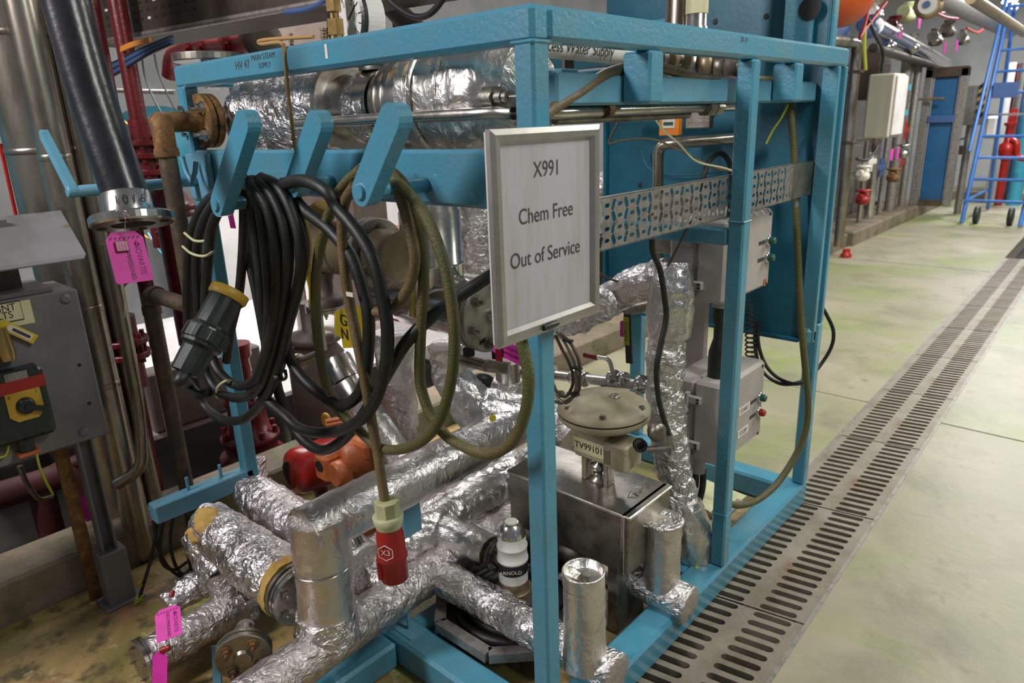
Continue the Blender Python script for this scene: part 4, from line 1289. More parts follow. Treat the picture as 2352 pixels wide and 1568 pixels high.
# tan cylinder valve with flange
tv = thing('tan_cylinder_valve', 'tan metal cylinder with a wide flange behind the black cable coils', 'valve', (-1.1, .3, 1.1))
c0 = at(640, 572, y=.25); c1 = at(822, 565, y=.25)
zc = (c0.z + c1.z) / 2
MB().lathe((c0.x, .30, zc), X, [(.06, 0), (.088, .02), (.092, .03), (.092, c1.x - c0.x)], 40).build('cylinder', 'brass', tv)
f_ = flange(tv, (c1.x + .015, .30, zc), X, .110, .045, 6, 'steel_plate', 'steel_dull', .012, name='flange')
MB().lathe((c1.x + .05, .30, zc), X, [(.080, 0), (.078, .10)], 36).build('rear_pipe', 'brass', tv)
MB().foil([at(745, 470, y=.26), at(740, 500, y=.26)], [.03, .05, .03], wr=.012, wf=30, n=24, step=.006).build('foam_lump', 'foam', tv)
v0 = at(742, 625, y=.30)
MB().lathe(v0, -Z, [(.040, 0), (.030, .03), (.028, .08), (.046, .085), (.062, .10), (.062, .118)], 28).build('neck', 'brown', tv)
f_ = flange(tv, at(742, 706, y=.30), -Z, .062, .028, 4, 'steel', 'steel', .008, name='lower_flange')
for dx in (-.028, .030):
    v1 = at(742, 716, y=.30)
    MB().cyl(v1 + X * dx - Y * .03, v1 + X * dx - Y * .03 - Z * .13, .008, 12).build('tie_rod', 'steel', tv)
MB().box(at(742, 775, y=.30) + Vector((-.035, -.03, -.02)), at(742, 775, y=.30) + Vector((.035, .03, .02)), .006).build('clamp_block', 'steel_dull', tv)
MB().cyl(at(690, 830, y=.28), at(735, 812, y=.28), .016, 16).build('side_arm', 'pipe_green', tv)
MB().lathe(at(682, 832, y=.28), X, [(.036, 0), (.036, .018), (.03, .02), (.03, .026)], 24).build('side_flange', 'steel_dull', tv)
# pipes hidden behind
dk = thing('dark_separator', 'dark brown steel pot behind the valve under the black cables', 'vessel', (-1.6, .7, .2))
c = at(745, 960, y=.62)
MB().lathe((c.x, .62, .1), Z, [(.12, 0), (.13, .04), (.13, .50), (.09, .56), (.12, .57), (.12, .60), (.05, .62), (.05, .75)], 32).build('pot', 'brown', dk)
# yellow tag with black letters
yt = thing('yellow_tag', 'yellow plate with black capital letters G A and N behind the cables', 'tag', tuple(at(800, 800, y=.24)))
q = [at(768, 716, y=.24), at(790, 708, y=.24), at(815, 703, y=.24), at(828, 702, y=.24), at(838, 790, y=.24), at(812, 798, y=.24), at(788, 800, y=.24), at(784, 776, y=.24), at(768, 766, y=.24)]
MB().prism(q[::-1], Y, .003).build('plate', 'yellow_tag', yt)
text('G  A', at(803, 740, y=.238), X, Z, .056, 'ink', yt)
text('N  U', at(806, 772, y=.238), X, Z, .056, 'ink', yt)
ys = thing('yellow_strap', 'yellow strap hanging vertically between the black cables', 'strap', tuple(at(712, 690, y=.15)))
MB().tube(smooth_path([at(694, 478, y=.15), at(700, 520, y=.15), at(708, 560, y=.16), at(706, 620, y=.15), at(716, 660, y=.15), at(717, 700, y=.15)], 5), .013, 8, ell=.2).build('strap', 'yellow_tag', ys)

# ================================================================== RIGHT INTERIOR
# stainless heater box
bx = thing('steel_box', 'stainless steel casing box under the dome topped control valve', 'box', (-.36, .62, .2))
MB().box((-.58, .505, .27), (-.10, .745, .470), .004).build('casing', 'steel_dull', bx)
MB().box((-.585, .50, .462), (-.095, .75, .474), .003).build('lid', 'steel', bx)
MB().box((-.125, .497, .27), (-.112, .753, .474), .002).build('end_seam', 'steel', bx)
c = at(1457, 1132, z=.476)
MB().tube([c + Vector((0, -.03, 0)), c + Vector((0, 0, .018)), c + Vector((0, .04, .004))], .0035, 8).cyl(c - X * .02, c + X * .02, .004, 8).build('latch', 'steel', bx)
MB().box((-.50, .54, .0), (-.46, .70, .27), .003).build('leg', 'steel_dull', bx)
MB().box((-.20, .54, .0), (-.16, .70, .27), .003).build('leg', 'steel_dull', bx)

# control valve TV99101
cv = thing('control_valve', 'beige control valve with a wide dome top and label TV99101', 'valve', (-.30, .63, .475))
dc_ = at(1387, 936, y=.63)
dr_ = pxr(dc_, 212)
print('DOME', dc_, dr_)
MB().lathe(dc_ - Z * .035, Z, [(dr_ * .55, -.018), (dr_ * .93, .0), (dr_ * 1.0, .012), (dr_ * 1.0, .024)], 56).build('dome_lower', 'beige', cv)
MB().lathe(dc_ - Z * .008, Z, [(dr_ * .985, -.004), (dr_ * .985, .003)], 56, True, caps=False).build('dome_gasket', 'ink', cv)
MB().lathe(dc_ - Z * .008, Z, [(dr_, .003), (dr_, .012), (dr_ * .86, .030), (dr_ * .55, .048), (dr_ * .2, .056), (.002, .057)], 56).build('dome_upper', 'beige', cv)
for t in (.2, 1.1, 2.2, 3.3, 4.2, 5.3):
    c = dc_ + X * math.cos(t) * dr_ * .86 + Y * math.sin(t) * dr_ * .86 + Z * .02
    bolt_mb(c, Z, .008, .008, False).build('bolt', 'steel_dull', cv)
c = dc_ + X * .04 - Y * .0 + Z * .043
MB().lathe(c, Z, [(.016, 0), (.014, .010), (.006, .010), (.006, .004)], 16).build('vent_boss', 'steel_dull', cv)
bc_ = Vector((dc_.x - .02, .63, 0)); zd = dc_.z - .05
tvl = at(1353, 1028, y=.588)
MB().box((tvl.x - .064, .59, zd - .125), (tvl.x + .066, .68, zd), .008).build('yoke_body', 'beige', cv)
MB().box((tvl.x - .058, .586, tvl.z - .024), (tvl.x + .058, .589, tvl.z + .024), .0).build('name_label', 'label_c', cv, 'cream label')
text('TV99101', (tvl.x, .5855, tvl.z), X, Z, .031, 'ink', cv, sx=.95)
MB().box((tvl.x + .070, .565, zd - .115), (tvl.x + .150, .66, zd - .030), .006).build('positioner', 'beige', cv)
MB().box((tvl.x + .073, .561, zd - .10), (tvl.x + .095, .565, zd - .05), .001).build('rating_plate', 'steel_dull', cv)
c = at(1470, 1022, y=.60)
MB().lathe(c, (.8, -.6, 0), [(.020, -.01), (.020, .01), (.012, .01), (.010, .002)], 20).build('port', 'ink', cv)
c = at(1505, 990, y=.62)
MB().lathe(c, (1, -.25, 0), [(.014, -.02), (.026, -.006), (.030, .01), (.026, .02), (.01, .024)], 24).build('round_cap', 'steel_dull', cv)
MB().cyl(at(1490, 1032, y=.60), at(1545, 1028, y=.60), .010, 12).build('cable_gland', 'steel_dull', cv)
for dx in (-.045, .040):
    MB().box((bc_.x + dx - .009, .61, .474), (bc_.x + dx + .009, .65, zd - .12), .002).build('yoke_leg', 'beige' if dx < 0 else 'steel_dull', cv)
MB().lathe((bc_.x, .63, .474), Z, [(.03, 0), (.03, .012), (.018, .016), (.018, .04), (.026, .045), (.026, .06), (.008, .066), (.008, zd - .13 - .474)], 24).build('stem', 'steel', cv)

# white handle and small ball valves behind, red lever
bv = thing('ball_valve', 'steel ball valve with a red lever behind the dome', 'valve', tuple(at(1400, 870, y=1.0)))
for (u, v, r) in ((1250, 850, .04), (1330, 868, .03), (1420, 868, .028), (1485, 885, .034)):
    c = at(u, v, y=1.0)
    MB().lathe(c - X * .04, X, [(r * .8, 0), (r, .008), (r, .03), (r * .7, .034), (r * .7, .05), (r, .054), (r, .075), (r * .8, .08)], 20).build('body_ring', 'steel_bright', bv)
MB().tube([at(1200, 852, y=1.0), at(1500, 888, y=1.0)], .020, 14).build('line', 'steel', bv)
a = at(1411, 868, y=.98); b = at(1400, 825, y=.98); c = at(1342, 815, y=.98)
MB().tube(round_path([a, b, c], .02), .008, 8).build('lever', 'steel_bright', bv)
MB().cyl(at(1372, 821, y=.98), c, .010, 10).build('lever_grip', 'red_plug', bv)
MB().cyl(at(1400, 870, y=1.0), Vector((at(1400, 870, y=1.0).x, 1.0, .05)), .018, 12).build('support_leg', 'steel_dull', bv)
# handle with lime label HV99152
hv = thing('valve_handle', 'black flat valve handle hanging down with lime label HV99152', 'handle', tuple(at(1445, 835, y=1.25)))
a = at(1440, 700, y=1.25); b = at(1446, 834, y=1.25)
MB().bar(a, b, .030, .008, Y).build('grip', 'black', hv)
a2 = at(1438, 728, y=1.242); b2_ = at(1440, 792, y=1.242)
MB().bar(a2, b2_, .026, .002, Y).build('label_plate', 'lime', hv)
d_ = (a2 - b2_).normalized()
text('HV99152', (a2 + b2_) / 2 - Y * .003, d_, -X, .021, 'ink', hv)
MB().cyl(at(1440, 712, y=1.26), at(1500, 700, y=1.26), .022, 14).build('stem', 'steel_dull', hv)

# foil riser on the right: horizontal bit, elbow, long crumpled drop
rs = thing('foil_riser', 'crumpled foil wrapped elbow and riser between the sign and the grey boxes', 'pipe', (-.25, .95, .1))
yr = .95
pts = [at(1262, 745, y=yr), at(1330, 728, y=yr), at(1400, 690, y=yr)]
MB().foil(pts, [.050, .060, .058, .056], wr=.014, wf=16, n=44, seed=61).build('foil_wrap', 'foil', rs)
MB().foil([at(1395, 692, y=yr), at(1450, 655, y=yr), at(1540, 632, y=yr)], [.056, .058, .062, .058], wr=.012, wf=15, n=44, seed=62).build('foil_wrap', 'foil_soft', rs)
MB().foil([at(1543, 600, y=yr + .01), at(1540, 660, y=yr), at(1538, 770, y=yr)], [.062, .075, .074, .070], wr=.010, wf=13, n=48, seed=63).build('foil_elbow', 'foil_soft', rs)
MB().foil([at(1532, 755, y=yr), at(1528, 880, y=yr), at(1532, 960, y=yr), at(1545, 1060, y=yr), at(1560, 1150, y=yr), at(1590, 1230, y=yr)], [.055, .064, .060, .066, .062, .058, .066, .070], wr=.014, wf=15, n=48, seed=64).build('foil_leg', 'foil', rs)
MB().foil([at(1575, 1150, y=yr), at(1592, 1240, y=yr), at(1600, 1290, y=yr)], [.05, .075, .055], wr=.012, wf=14, n=44, seed=65).build('loose_hem', 'foil_clad', rs)
c = at(1385, 700, y=.88)
MB().lathe(c, (.0, -1, .1), [(.058, 0), (.05, .012), (.028, .018), (.002, .019)], 32).build('foil_cap', 'foil', rs)

# foil stub on the right rail under the box
rb_ = thing('foil_tee_stub', 'foil wrapped stub with folded lip and capped end, under the steel box', 'pipe', (-.07, .66, .1))
MB().foil([Vector((-.075, .66, .17)), Vector((-.072, .658, .40))], [.060, .056, .057], wr=.004, wf=12, n=40, seed=71).build('upright_stub', 'foil_clad', rb_)
MB().lathe((-.072, .658, .395), Z, [(.056, 0), (.064, .004), (.060, .012), (.052, .008), (.02, .004), (.002, .006)], 36, True, caps=False).build('foil_lid', 'foil', rb_)
MB().prism([(-.135, .62, .395), (-.185, .60, .385), (-.12, .58, .398), (-.08, .60, .40)], Z, .003).build('folded_lip', 'foil_clad', rb_)
MB().foil([Vector((-.50, .62, .20)), Vector((-.22, .64, .165)), Vector((-.02, .664, .135)), Vector((.020, .668, .128))], [.05, .052, .054, .060], wr=.008, wf=16, n=40, seed=72).build('branch_wrap', 'foil', rb_)
MB().lathe((.020, .668, .128), (1, .02, -.08), [(.060, -.004), (.063, .0), (.058, .006), (.02, .004)], 36).build('end_cap', 'foil_dirty', rb_)
MB().tube([Vector((-.62, .60, .19)), Vector((-.2, .62, .165))], .062, 28).build('inner_pipe', 'steel_dull', rb_)


# grey switch boxes with button face to the right
def gbox(y0, y1, z0, z1, x0, x1, label, buttons, words, group=None):
    g = thing('switch_box', label, 'switch box', ((x0 + x1) / 2, (y0 + y1) / 2, z0))
    MB().box((x0, y0, z0), (x0 + .10, y1, z1), .010).build('back_half', 'box_grey', g)
    MB().box((x0 + .102, y0 - .006, z0 - .004), (x1, y1 + .012, z1 + .004), .012).build('lid', 'box_grey', g)
    for zz in (z0 + (z1 - z0) * .2, z0 + (z1 - z0) * .78):
        h = MB().box((x0 + .06, y0 - .022, zz - .014), (x0 + .135, y0 - .004, zz + .014), .003)
        h.box((x0 + .075, y0 - .026, zz - .026), (x0 + .09, y0 - .004, zz + .026), .003)
        hh = h.build('hinge', 'box_grey', g)
        for dx in (.068, .125):
            for dz in (-.006, .006):
                MB().box((x0 + dx - .004, y0 - .0235, zz + dz - .0035), (x0 + dx + .004, y0 - .022, zz + dz + .0035)).build('hinge_slot', 'ink', hh)
    for (yy, zz, col) in buttons:
        bb = MB().lathe((x1, yy, zz), X, [(.019, 0), (.019, .008), (.015, .009)], 24).build('button_collar', 'steel_bright', g)
        MB().lathe((x1 + .008, yy, zz), X, [(.014, 0), (.014, .016), (.010, .02)], 20).build('button', col, bb, ('red' if 'red' in col else 'green') + ' push button')
        MB().box((x1, yy - .075, zz - .006), (x1 + .002, yy - .025, zz + .006)).build('dark_slot', 'ink_soft', g)
    for (s, yy, zz) in words:
        MB().box((x1 + .0005, yy - .045, zz - .015), (x1 + .002, yy + .045, zz + .015)).build('label_plate', 'label_w', g, 'white label')
        text(s, (x1 + .0022, yy, zz), Y, Z, .024, 'ink_soft', g)
    for zz in (z0 + .012, z1 - .012):
        for yy in (y0 + .03, y1 - .02):
            MB().cyl((x1, yy, zz), (x1 + .003, yy, zz), .006, 10).build('lid_screw', 'ink_soft', g)
    return g


g1 = gbox(1.06, 1.40, 1.0, 1.27, -.31, -.10, 'pale grey switch box just under the perforated tray, upper of two', [(1.375, 1.165, 'green'), (1.375, 1.105, 'green')], [])
MB().lathe(at(1609, 604, y=1.058), -Y, [(.011, 0), (.009, .003)], 16).build('side_port', 'green', g1)
MB().box((-.235, 1.08, 1.27), (-.12, 1.34, 1.285), .004).build('top_step', 'box_grey', g1)
MB().lathe(at(1757, 648, x=-.099), X, [(.014, 0), (.014, .001)], 8).build('orange_dot', 'orange', g1, 'small orange mark')
g2 = gbox(1.09, 1.43, .40, .70, -.31, -.10, 'pale grey switch box with green and red buttons, lower of two', [(1.40, .565, 'green'), (1.40, .505, 'red_plug')], [('START', 1.27, .560), ('STOP', 1.27, .470)])
bp_ = thing('mounting_board', 'white upright support panel behind the two grey switch boxes', 'panel', (-.36, 1.35, .45))
MB().box((-.46, 1.33, .0), (-.30, 1.36, 1.15), .003).build('panel', 'box_grey', bp_)
MB().box((-.52, 1.28, 1.10), (-.33, 1.33, 1.32), .004).build('dark_plate', 'steel_dull', bp_, 'dark steel plate')
bo = thing('cable_boot', 'black bottle shaped cable boot joining the two grey switch boxes', 'cable boot', (-.2, 1.2, .7))
c = at(1642, 862, y=1.17)
MB().lathe((-.165, 1.17, .705), Z, [(.034, 0), (.034, .09), (.026, .12), (.020, .14), (.020, .19), (.026, .20), (.028, .25), (.026, .27), (.02, .29)], 28).build('boot', 'rubber', bo)
MB().cyl((-.165, 1.17, .96), (-.165, 1.17, 1.0), .03, 20).build('collar', 'box_grey', bo)
MB().cyl((-.20, 1.13, .33), (-.20, 1.13, .40), .026, 16).build('bottom_gland', 'box_grey', g2)
bcx = thing('black_cable_pair', 'two black cables curving down out of the lower grey switch box', 'cable', (-.25, 1.1, .15))
cable([Vector((-.205, 1.12, .34)), Vector((-.205, 1.12, .27)), Vector((-.225, 1.10, .20)), Vector((-.26, 1.05, .14)), Vector((-.33, .99, .11))], .012, parent=bcx)
cable([Vector((-.185, 1.14, .34)), Vector((-.185, 1.14, .26)), Vector((-.195, 1.12, .19)), Vector((-.225, 1.08, .13)), Vector((-.28, 1.02, .10))], .012, parent=bcx)
# yellow sheets and bars on the skid base
for (P0, P1, P2, P3, lb) in ((( 1590, 1090), (1715, 1140), (1650, 1190), (1560, 1130), 'yellow sheet lying on the skid floor behind the middle post'),
                             ((1575, 1265), (1640, 1190), (1665, 1215), (1600, 1310), 'green yellow sheet lying inside the right base rail under the foil riser')):
    q = [at(*p, z=.098) for p in (P0, P1, P2, P3)]
    solo(MB().prism(q[::-1] if (q[1] - q[0]).cross(q[2] - q[0]).z < 0 else q, Z, .004), 'plastic_sheet', 'cream' if 'behind' in lb else 'yelgreen', lb, 'sheet')
solo(MB().bar(at(1580, 1260, z=.13), at(1700, 1150, z=.13), .028, .010), 'flat_bar', 'galv', 'flat steel bar leaning between foil hem and middle post', 'bar')

# coiled spring lead and black cable loops at the far right corner
hx = []
for k in range(150):
    t = k / 150
    c = at(1724, 690 + 140 * t, y=1.56)
    hx.append(c + X * .020 * math.cos(k * .55) + Y * .020 * math.sin(k * .55))
solo(MB().tube(hx, .0035, 6), 'coiled_lead', 'rubber', 'thin black coiled lead hanging under the dark blue panel', 'lead')
lc = thing('looped_cable', 'black cable looping below the dark blue panel and out past the far right post', 'cable', tuple(at(1800, 880, y=1.60)))
cable([at(1742, 740, y=1.60), at(1742, 790, y=1.60), at(1760, 840, y=1.60), at(1795, 872, y=1.61), at(1840, 880, y=1.63), at(1875, 850, y=1.80), at(1908, 800, y=1.86), at(1914, 760, y=1.86), at(1898, 722, y=1.84), at(1885, 700, y=1.80)], .0075, parent=lc)
cable([at(1735, 740, y=1.60), at(1735, 800, y=1.60), at(1750, 850, y=1.60), at(1790, 880, y=1.61), at(1835, 878, y=1.62), at(1860, 860, y=1.70)], .0075, parent=lc)

# octagonal gutter ring on the ground below the front rail
oc8 = thing('octagon_base', 'octagonal dusty metal ring with dark hoses inside, low behind the front base rail', 'base ring', (-.45, .30, .1))
cc = Vector((-.42, .36, 0)); R8 = .27
for k in range(8):
    a_ = PI / 8 + k * PI / 4; b_ = a_ + PI / 4
    MB().bar(cc + Vector((R8 * math.cos(a_), R8 * math.sin(a_), .125)), cc + Vector((R8 * math.cos(b_), R8 * math.sin(b_), .125)), .035, .03).build('ring_side', 'galv', oc8)
for k, r in enumerate((.20, .165, .13)):
    MB().tube([cc + Vector((r * math.cos(t), r * math.sin(t), .115 + .008 * k)) for t in [q * 2 * PI / 32 for q in range(33)]], .016, 10, caps=False).build('hose_loop', 'rubber', oc8)
MB().lathe(cc + Z * .095, Z, [(.25, 0), (.25, .01)], 8).build('base_plate', 'brown', oc8)
c = at(940, 1445, z=.10)
MB().cyl(c, c + Z * .10, .006, 10).build('levelling_stud', 'blue_pale', sk)
MB().obox(c, X, Y, Z, .045, .03, .003).build('stud_plate', 'blue_pale', sk)
solo(MB().box((-1.02, .42, .092), (-.90, .52, .33), .01), 'junction_box', 'blue_pale', 'small light blue box behind the red plug', 'box') if False else None
jb = at(942, 1195, x=-.70)
MB().box(jb + Vector((-.05, -.03, -.06)), jb + Vector((.0, .05, .05)), .006).build('bracket_box', 'blue_pale', sk)

# upper right interior: labelled pipe, fittings, tubes, cylinder end
wp = thing('water_pipe', 'white labelled pipe with partly hidden Water Supply lettering under the right top rail', 'pipe', tuple(at(1350, 120, x=-.26)))
a = at(1150, 92, x=-.30); b = at(1480, 128, x=-.30)
zz = (a.z + b.z) / 2
print('WP', a, b)
MB().tube([a, b], .030, 24).build('white_sleeve', 'label_w', wp)
d_ = (b - a).normalized()
vn = (CAM - (a + b) / 2); vn = (vn - d_ * vn.dot(d_)).normalized()
text('Process Water Supply', a.lerp(b, .40) + vn * .031, d_, vn.cross(d_), .042, 'ink', wp, sx=.9)
MB().tube([b, b + d_ * .25], .028, 20).build('pipe_end', 'steel_dull', wp)
for k in range(5):
    MB().lathe(b + d_ * (.06 + .045 * k), d_, [(.036 + .012 * (k % 2), 0), (.036 + .012 * (k % 2), .022)], 20).build('ring', 'brass' if k % 2 else 'steel', wp)
MB().box(at(1305, 150, x=-.33) + Vector((-.004, -.02, -.06)), at(1305, 150, x=-.33) + Vector((.004, .02, .03))).build('hanger', 'brown', wp)
vt = thing('vertical_steel_tube', 'polished steel tube with a beige sticker standing above the right top rail', 'tube', tuple(at(1570, 60, y=1.20)))
c = at(1562, 50, y=1.20)
MB().lathe((c.x, 1.20, 1.72), Z, [(.055, 0), (.05, .10), (.046, .30), (.036, .55), (.036, .7)], 32).build('cone_tube', 'pipe_green', vt)
c = at(1600, 40, y=1.16)
MB().lathe((c.x, 1.16, 1.72), Z, [(.034, 0), (.034, .12), (.038, .125), (.038, .14), (.034, .145), (.034, .7)], 28).build('side_tube', 'steel_bright', vt)
MB().lathe((c.x, 1.16, 1.90), Z, [(.0355, 0), (.0355, .07)], 28, True, caps=False).build('sticker', 'label_c', vt, 'beige sticker')
# elbow pipe in front of the panel
ep = thing('steel_elbow_pipe', 'dull steel elbow pipe in front of the dark blue panel above the tray', 'pipe', tuple(at(1510, 440, y=1.35)))
MB().tube(round_path([at(1510, 600, y=1.35), at(1512, 332, y=1.35), at(1560, 328, y=1.36), at(1690, 318, y=1.50)], .07, 10), .020, 18).build('pipe', 'pipe_green', ep)
# cylinders upper mid
th = thing('filter_cluster', 'cluster of steel valve fittings glimpsed above the long tube near the middle post', 'fittings', tuple(at(1600, 150, y=1.0)))
for k, (u, v, r, m_) in enumerate(((1560, 150, .035, 'steel_dull'), (1590, 150, .045, 'steel'), (1625, 148, .045, 'brass'), (1655, 152, .035, 'steel_dull'), (1680, 150, .04, 'brown'))):
    c = at(u, v, y=1.1)
    MB().lathe(c - X * .02, (1, .3, 0), [(r * .8, 0), (r, .006), (r, .034), (r * .8, .04)], 24).build('ring', m_, th)
MB().cyl(at(1530, 150, y=1.1), at(1700, 152, y=1.1), .022, 16).build('core', 'brass', th)
# horizontal small pipes: yellow-black strip, relay box with orange module
rl = thing('terminal_strip', 'terminal strip with a yellow striped edge and orange module under the long steel tube', 'terminal strip', tuple(at(1500, 280, y=1.45)))
a = at(1405, 240, y=1.45); b = at(1545, 232, y=1.45)
MB().bar(a, b, .006, .016).build('yellow_edge', 'yellow_tag', rl)
for k in range(6):
    p = a.lerp(b, (k + .5) / 6)
    MB().obox(p - Y * .004, X, Y, Z, .006, .003, .009).build('black_mark', 'ink', rl)
MB().bar(at(1400, 268, y=1.46), at(1640, 255, y=1.46), .02, .045).build('rail', 'steel_dull', rl)
c = at(1539, 285, y=1.42)
MB().box(c + Vector((-.042, -.01, -.042)), c + Vector((.042, .02, .042)), .003).build('orange_module', 'orange_bright', rl)
MB().box(c + Vector((-.026, -.013, -.014)), c + Vector((.026, -.009, .018)), .0).build('module_window', 'label_w', rl)
MB().box(c + Vector((-.020, -.0145, -.004)), c + Vector((.020, -.0125, .008)), .0).build('module_display', 'green', rl)
c = at(1605, 275, y=1.44)
MB().box(c + Vector((-.05, -.01, -.03)), c + Vector((.05, .02, .03)), .003).build('grey_module', 'steel_dull', rl)
# thin wires
wi = [([(1500, 265), (1525, 300), (1560, 330), (1600, 370), (1660, 385), (1690, 395)], 1.2, 'cream', 'pale wire dropping from the long tube to the middle post'),
      ([(1420, 280), (1405, 310), (1400, 330), (1430, 322), (1500, 320), (1560, 345), (1640, 385), (1690, 392)], 1.22, 'brown_cable', 'brown wire looping left then running to the middle post'),
      ([(1760, 330), (1775, 300), (1795, 270), (1810, 240)], 1.5, 'yelgreen', 'green yellow wire curving beside the middle post'),
      ([(1375, 625), (1400, 640), (1440, 650), (1490, 648), (1525, 620), (1545, 590), (1570, 540), (1590, 505)], .90, 'pipe_dark', 'thin dark lead crossing in front of the foil elbow'),
      ([(1475, 345), (1480, 370), (1500, 392), (1560, 402), (1660, 395)], 1.6, 'blue_dark', 'thin blue lead on the face of the dark blue panel')]
for P_, yy, m_, lb in wi:
    solo(MB().tube(smooth_path([at(u, v, y=yy) for u, v in P_], 6), .0038, 6), 'wire', m_, lb, 'wire')
# bundle of grey leads with ties right of the near post
gl = thing('lead_bundle', 'grey leads tied together hanging beside the near post under the sign', 'leads', tuple(at(1320, 900, y=.45)))
for k, P_ in enumerate(([(1280, 760), (1300, 790), (1318, 830), (1325, 870), (1318, 905), (1300, 925), (1275, 910)], [(1286, 765), (1312, 790), (1330, 830), (1332, 870), (1328, 900), (1310, 915), (1290, 925), (1270, 920)],
                        [(1276, 770), (1290, 800), (1310, 840), (1316, 880), (1300, 910), (1280, 900), (1270, 880)])):
    cable([at(u, v, y=.45) for u, v in P_], .0048, 'lead', 'pipe_dark' if k else 'steel_dull', gl, 6)
for u, v in ((1326, 845), (1320, 905), (1305, 782)):
    c = at(u, v, y=.445)
    MB().obox(c, X, Y, Z, .014, .008, .003, .001).build('cable_tie', 'ink', gl)
MB().cyl(at(1270, 905, y=.45), at(1290, 905, y=.52), .012, 10).build('lead_gland', 'steel_dull', gl)
# small steel disc and brown foil leg left of near post
q4 = thing('capped_leg', 'steel necked leg with dirty foil skirt just left of the near post', 'pipe', tuple(at(1165, 950, y=.75)))
MB().lathe(at(1165, 830, y=.75), -Z, [(.046, 0), (.046, .10), (.05, .11)], 28).build('steel_neck', 'steel', q4)
MB().foil([at(1166, 872, y=.75), at(1166, 905, y=.75), at(1168, 945, y=.75)], [.055, .066, .060, .066], wr=.010, wf=18, n=36, seed=81).build('foil_skirt', 'foil_dirty', q4)
q5 = thing('lever_arm', 'pale green steel arm sticking out under the tee flange', 'lever', tuple(at(1080, 830, y=.45)))
MB().cyl(at(1052, 822, y=.45), at(1118, 840, y=.45), .020, 18).build('arm', 'pipe_green', q5)
MB().cyl(at(1112, 838, y=.46), at(1170, 845, y=.50), .022, 18).build('arm_end', 'steel_dull', q5)
bd = thing('black_disc', 'dark round wheel behind the dirty foil skirt', 'wheel', tuple(at(1110, 895, y=.95)))
MB().lathe(at(1105, 895, y=.95), (1, -.8, 0), [(.05, -.02), (.075, -.01), (.078, .01), (.06, .02)], 32).build('disc', 'black', bd)
MB().lathe(at(1103, 893, y=.94), (1, -.8, 0), [(.03, .0), (.03, .03)], 24).build('hub', 'blue_wire', bd)
# foil lumps between the near post and the heater box
q6 = thing('foil_bundle', 'shiny crumpled foil bundle showing between the sloping pipe and the near post', 'pipe', tuple(at(1170, 1080, y=.8)))
MB().foil([at(1100, 1065, y=.85), at(1215, 1065, y=.75)], .05, wr=.02, wf=16, n=36, seed=83).build('foil_wrap', 'foil', q6)
MB().foil([at(1250, 965, y=.85), at(1310, 1010, y=.85)], .06, wr=.02, wf=16, n=36, seed=84).build('foil_wrap', 'foil', q6)
MB().foil([at(1385, 395, y=1.75), at(1390, 460, y=1.75)], [.03, .06, .05], wr=.006, wf=14, n=36, seed=85).build('foil_dome', 'foil_clad', thing('foil_dome', 'bright rounded foil top just right of the sign above the tray', 'pipe', tuple(at(1388, 460, y=1.75))))
ft = thing('foil_pipe', 'foil pipe at the back showing just left of the sign', 'pipe', tuple(at(1095, 600, y=.9)))
MB().foil([at(1098, 470, y=.9), at(1100, 620, y=.9)], [.075, .085, .075], wr=.014, wf=13, n=40, seed=86).build('foil_wrap', 'foil', ft)

# ================================================================== LEFT SIDE: hose, tag, enclosure
hs = thing('loading_hose', 'thick black hose with steel end flange hanging at the upper left', 'hose', tuple(at(300, 510, y=-.45)))
h0 = at(140, -40, y=-.45); h1 = at(292, 458, y=-.45)
MB().tube(smooth_path([at(120, -120, y=-.45), at(160, 40, y=-.45), at(214, 230, y=-.45), at(272, 400, y=-.45), h1], 6), [.048] * 25, 32).build('hose', 'hose', hs)
ax = (at(306, 505, y=-.45) - at(285, 440, y=-.45)).normalized()
ax = (ax + Vector((-.05, -.10, -.1))).normalized()
MB().lathe(at(288, 445, y=-.45), ax, [(.046, -.004), (.050, 0), (.052, .045), (.056, .055)], 36).build('collar', 'steel_bright', hs)
fc = at(304, 506, y=-.45)
ffl = MB().lathe(fc - ax * .012, ax, [(.084, 0), (.087, .004), (.087, .018), (.084, .022), (.050, .022), (.045, .022), (.044, -.01)], 48, False, caps=False)
ffo = ffl.build('end_flange', 'steel_bright', hs)
MB().lathe(fc + ax * .006, ax, [(.044, 0), (.044, .001)], 36, False).build('bore', 'ink', ffo)
a_, b_, _ = frame(ax)
for t in (.7, 2.2, 3.8, 5.3):
    c = fc + ax * .0105 + (a_ * math.cos(t) + b_ * math.sin(t)) * .067
    MB().lathe(c, ax, [(.010, 0), (.010, .0006)], 18).build('bolt_hole', 'ink', ffo)
# stamped figures on the collar
vd = (CAM - fc); vd = (vd - ax * vd.dot(ax)).normalized()
sx_ = (-ax).cross(vd)
for k, ch in enumerate('1016'):
    t = (k - 1.5) * .29 + .05
    nd_ = (vd * math.cos(t) + sx_ * math.sin(t)).normalized()
    tx_ = (-ax).cross(nd_).normalized()
    c = fc - ax * .036 + nd_ * .0600
    text(ch, c, tx_, -ax, .026, 'ink', ffo, 'stamped_figure')


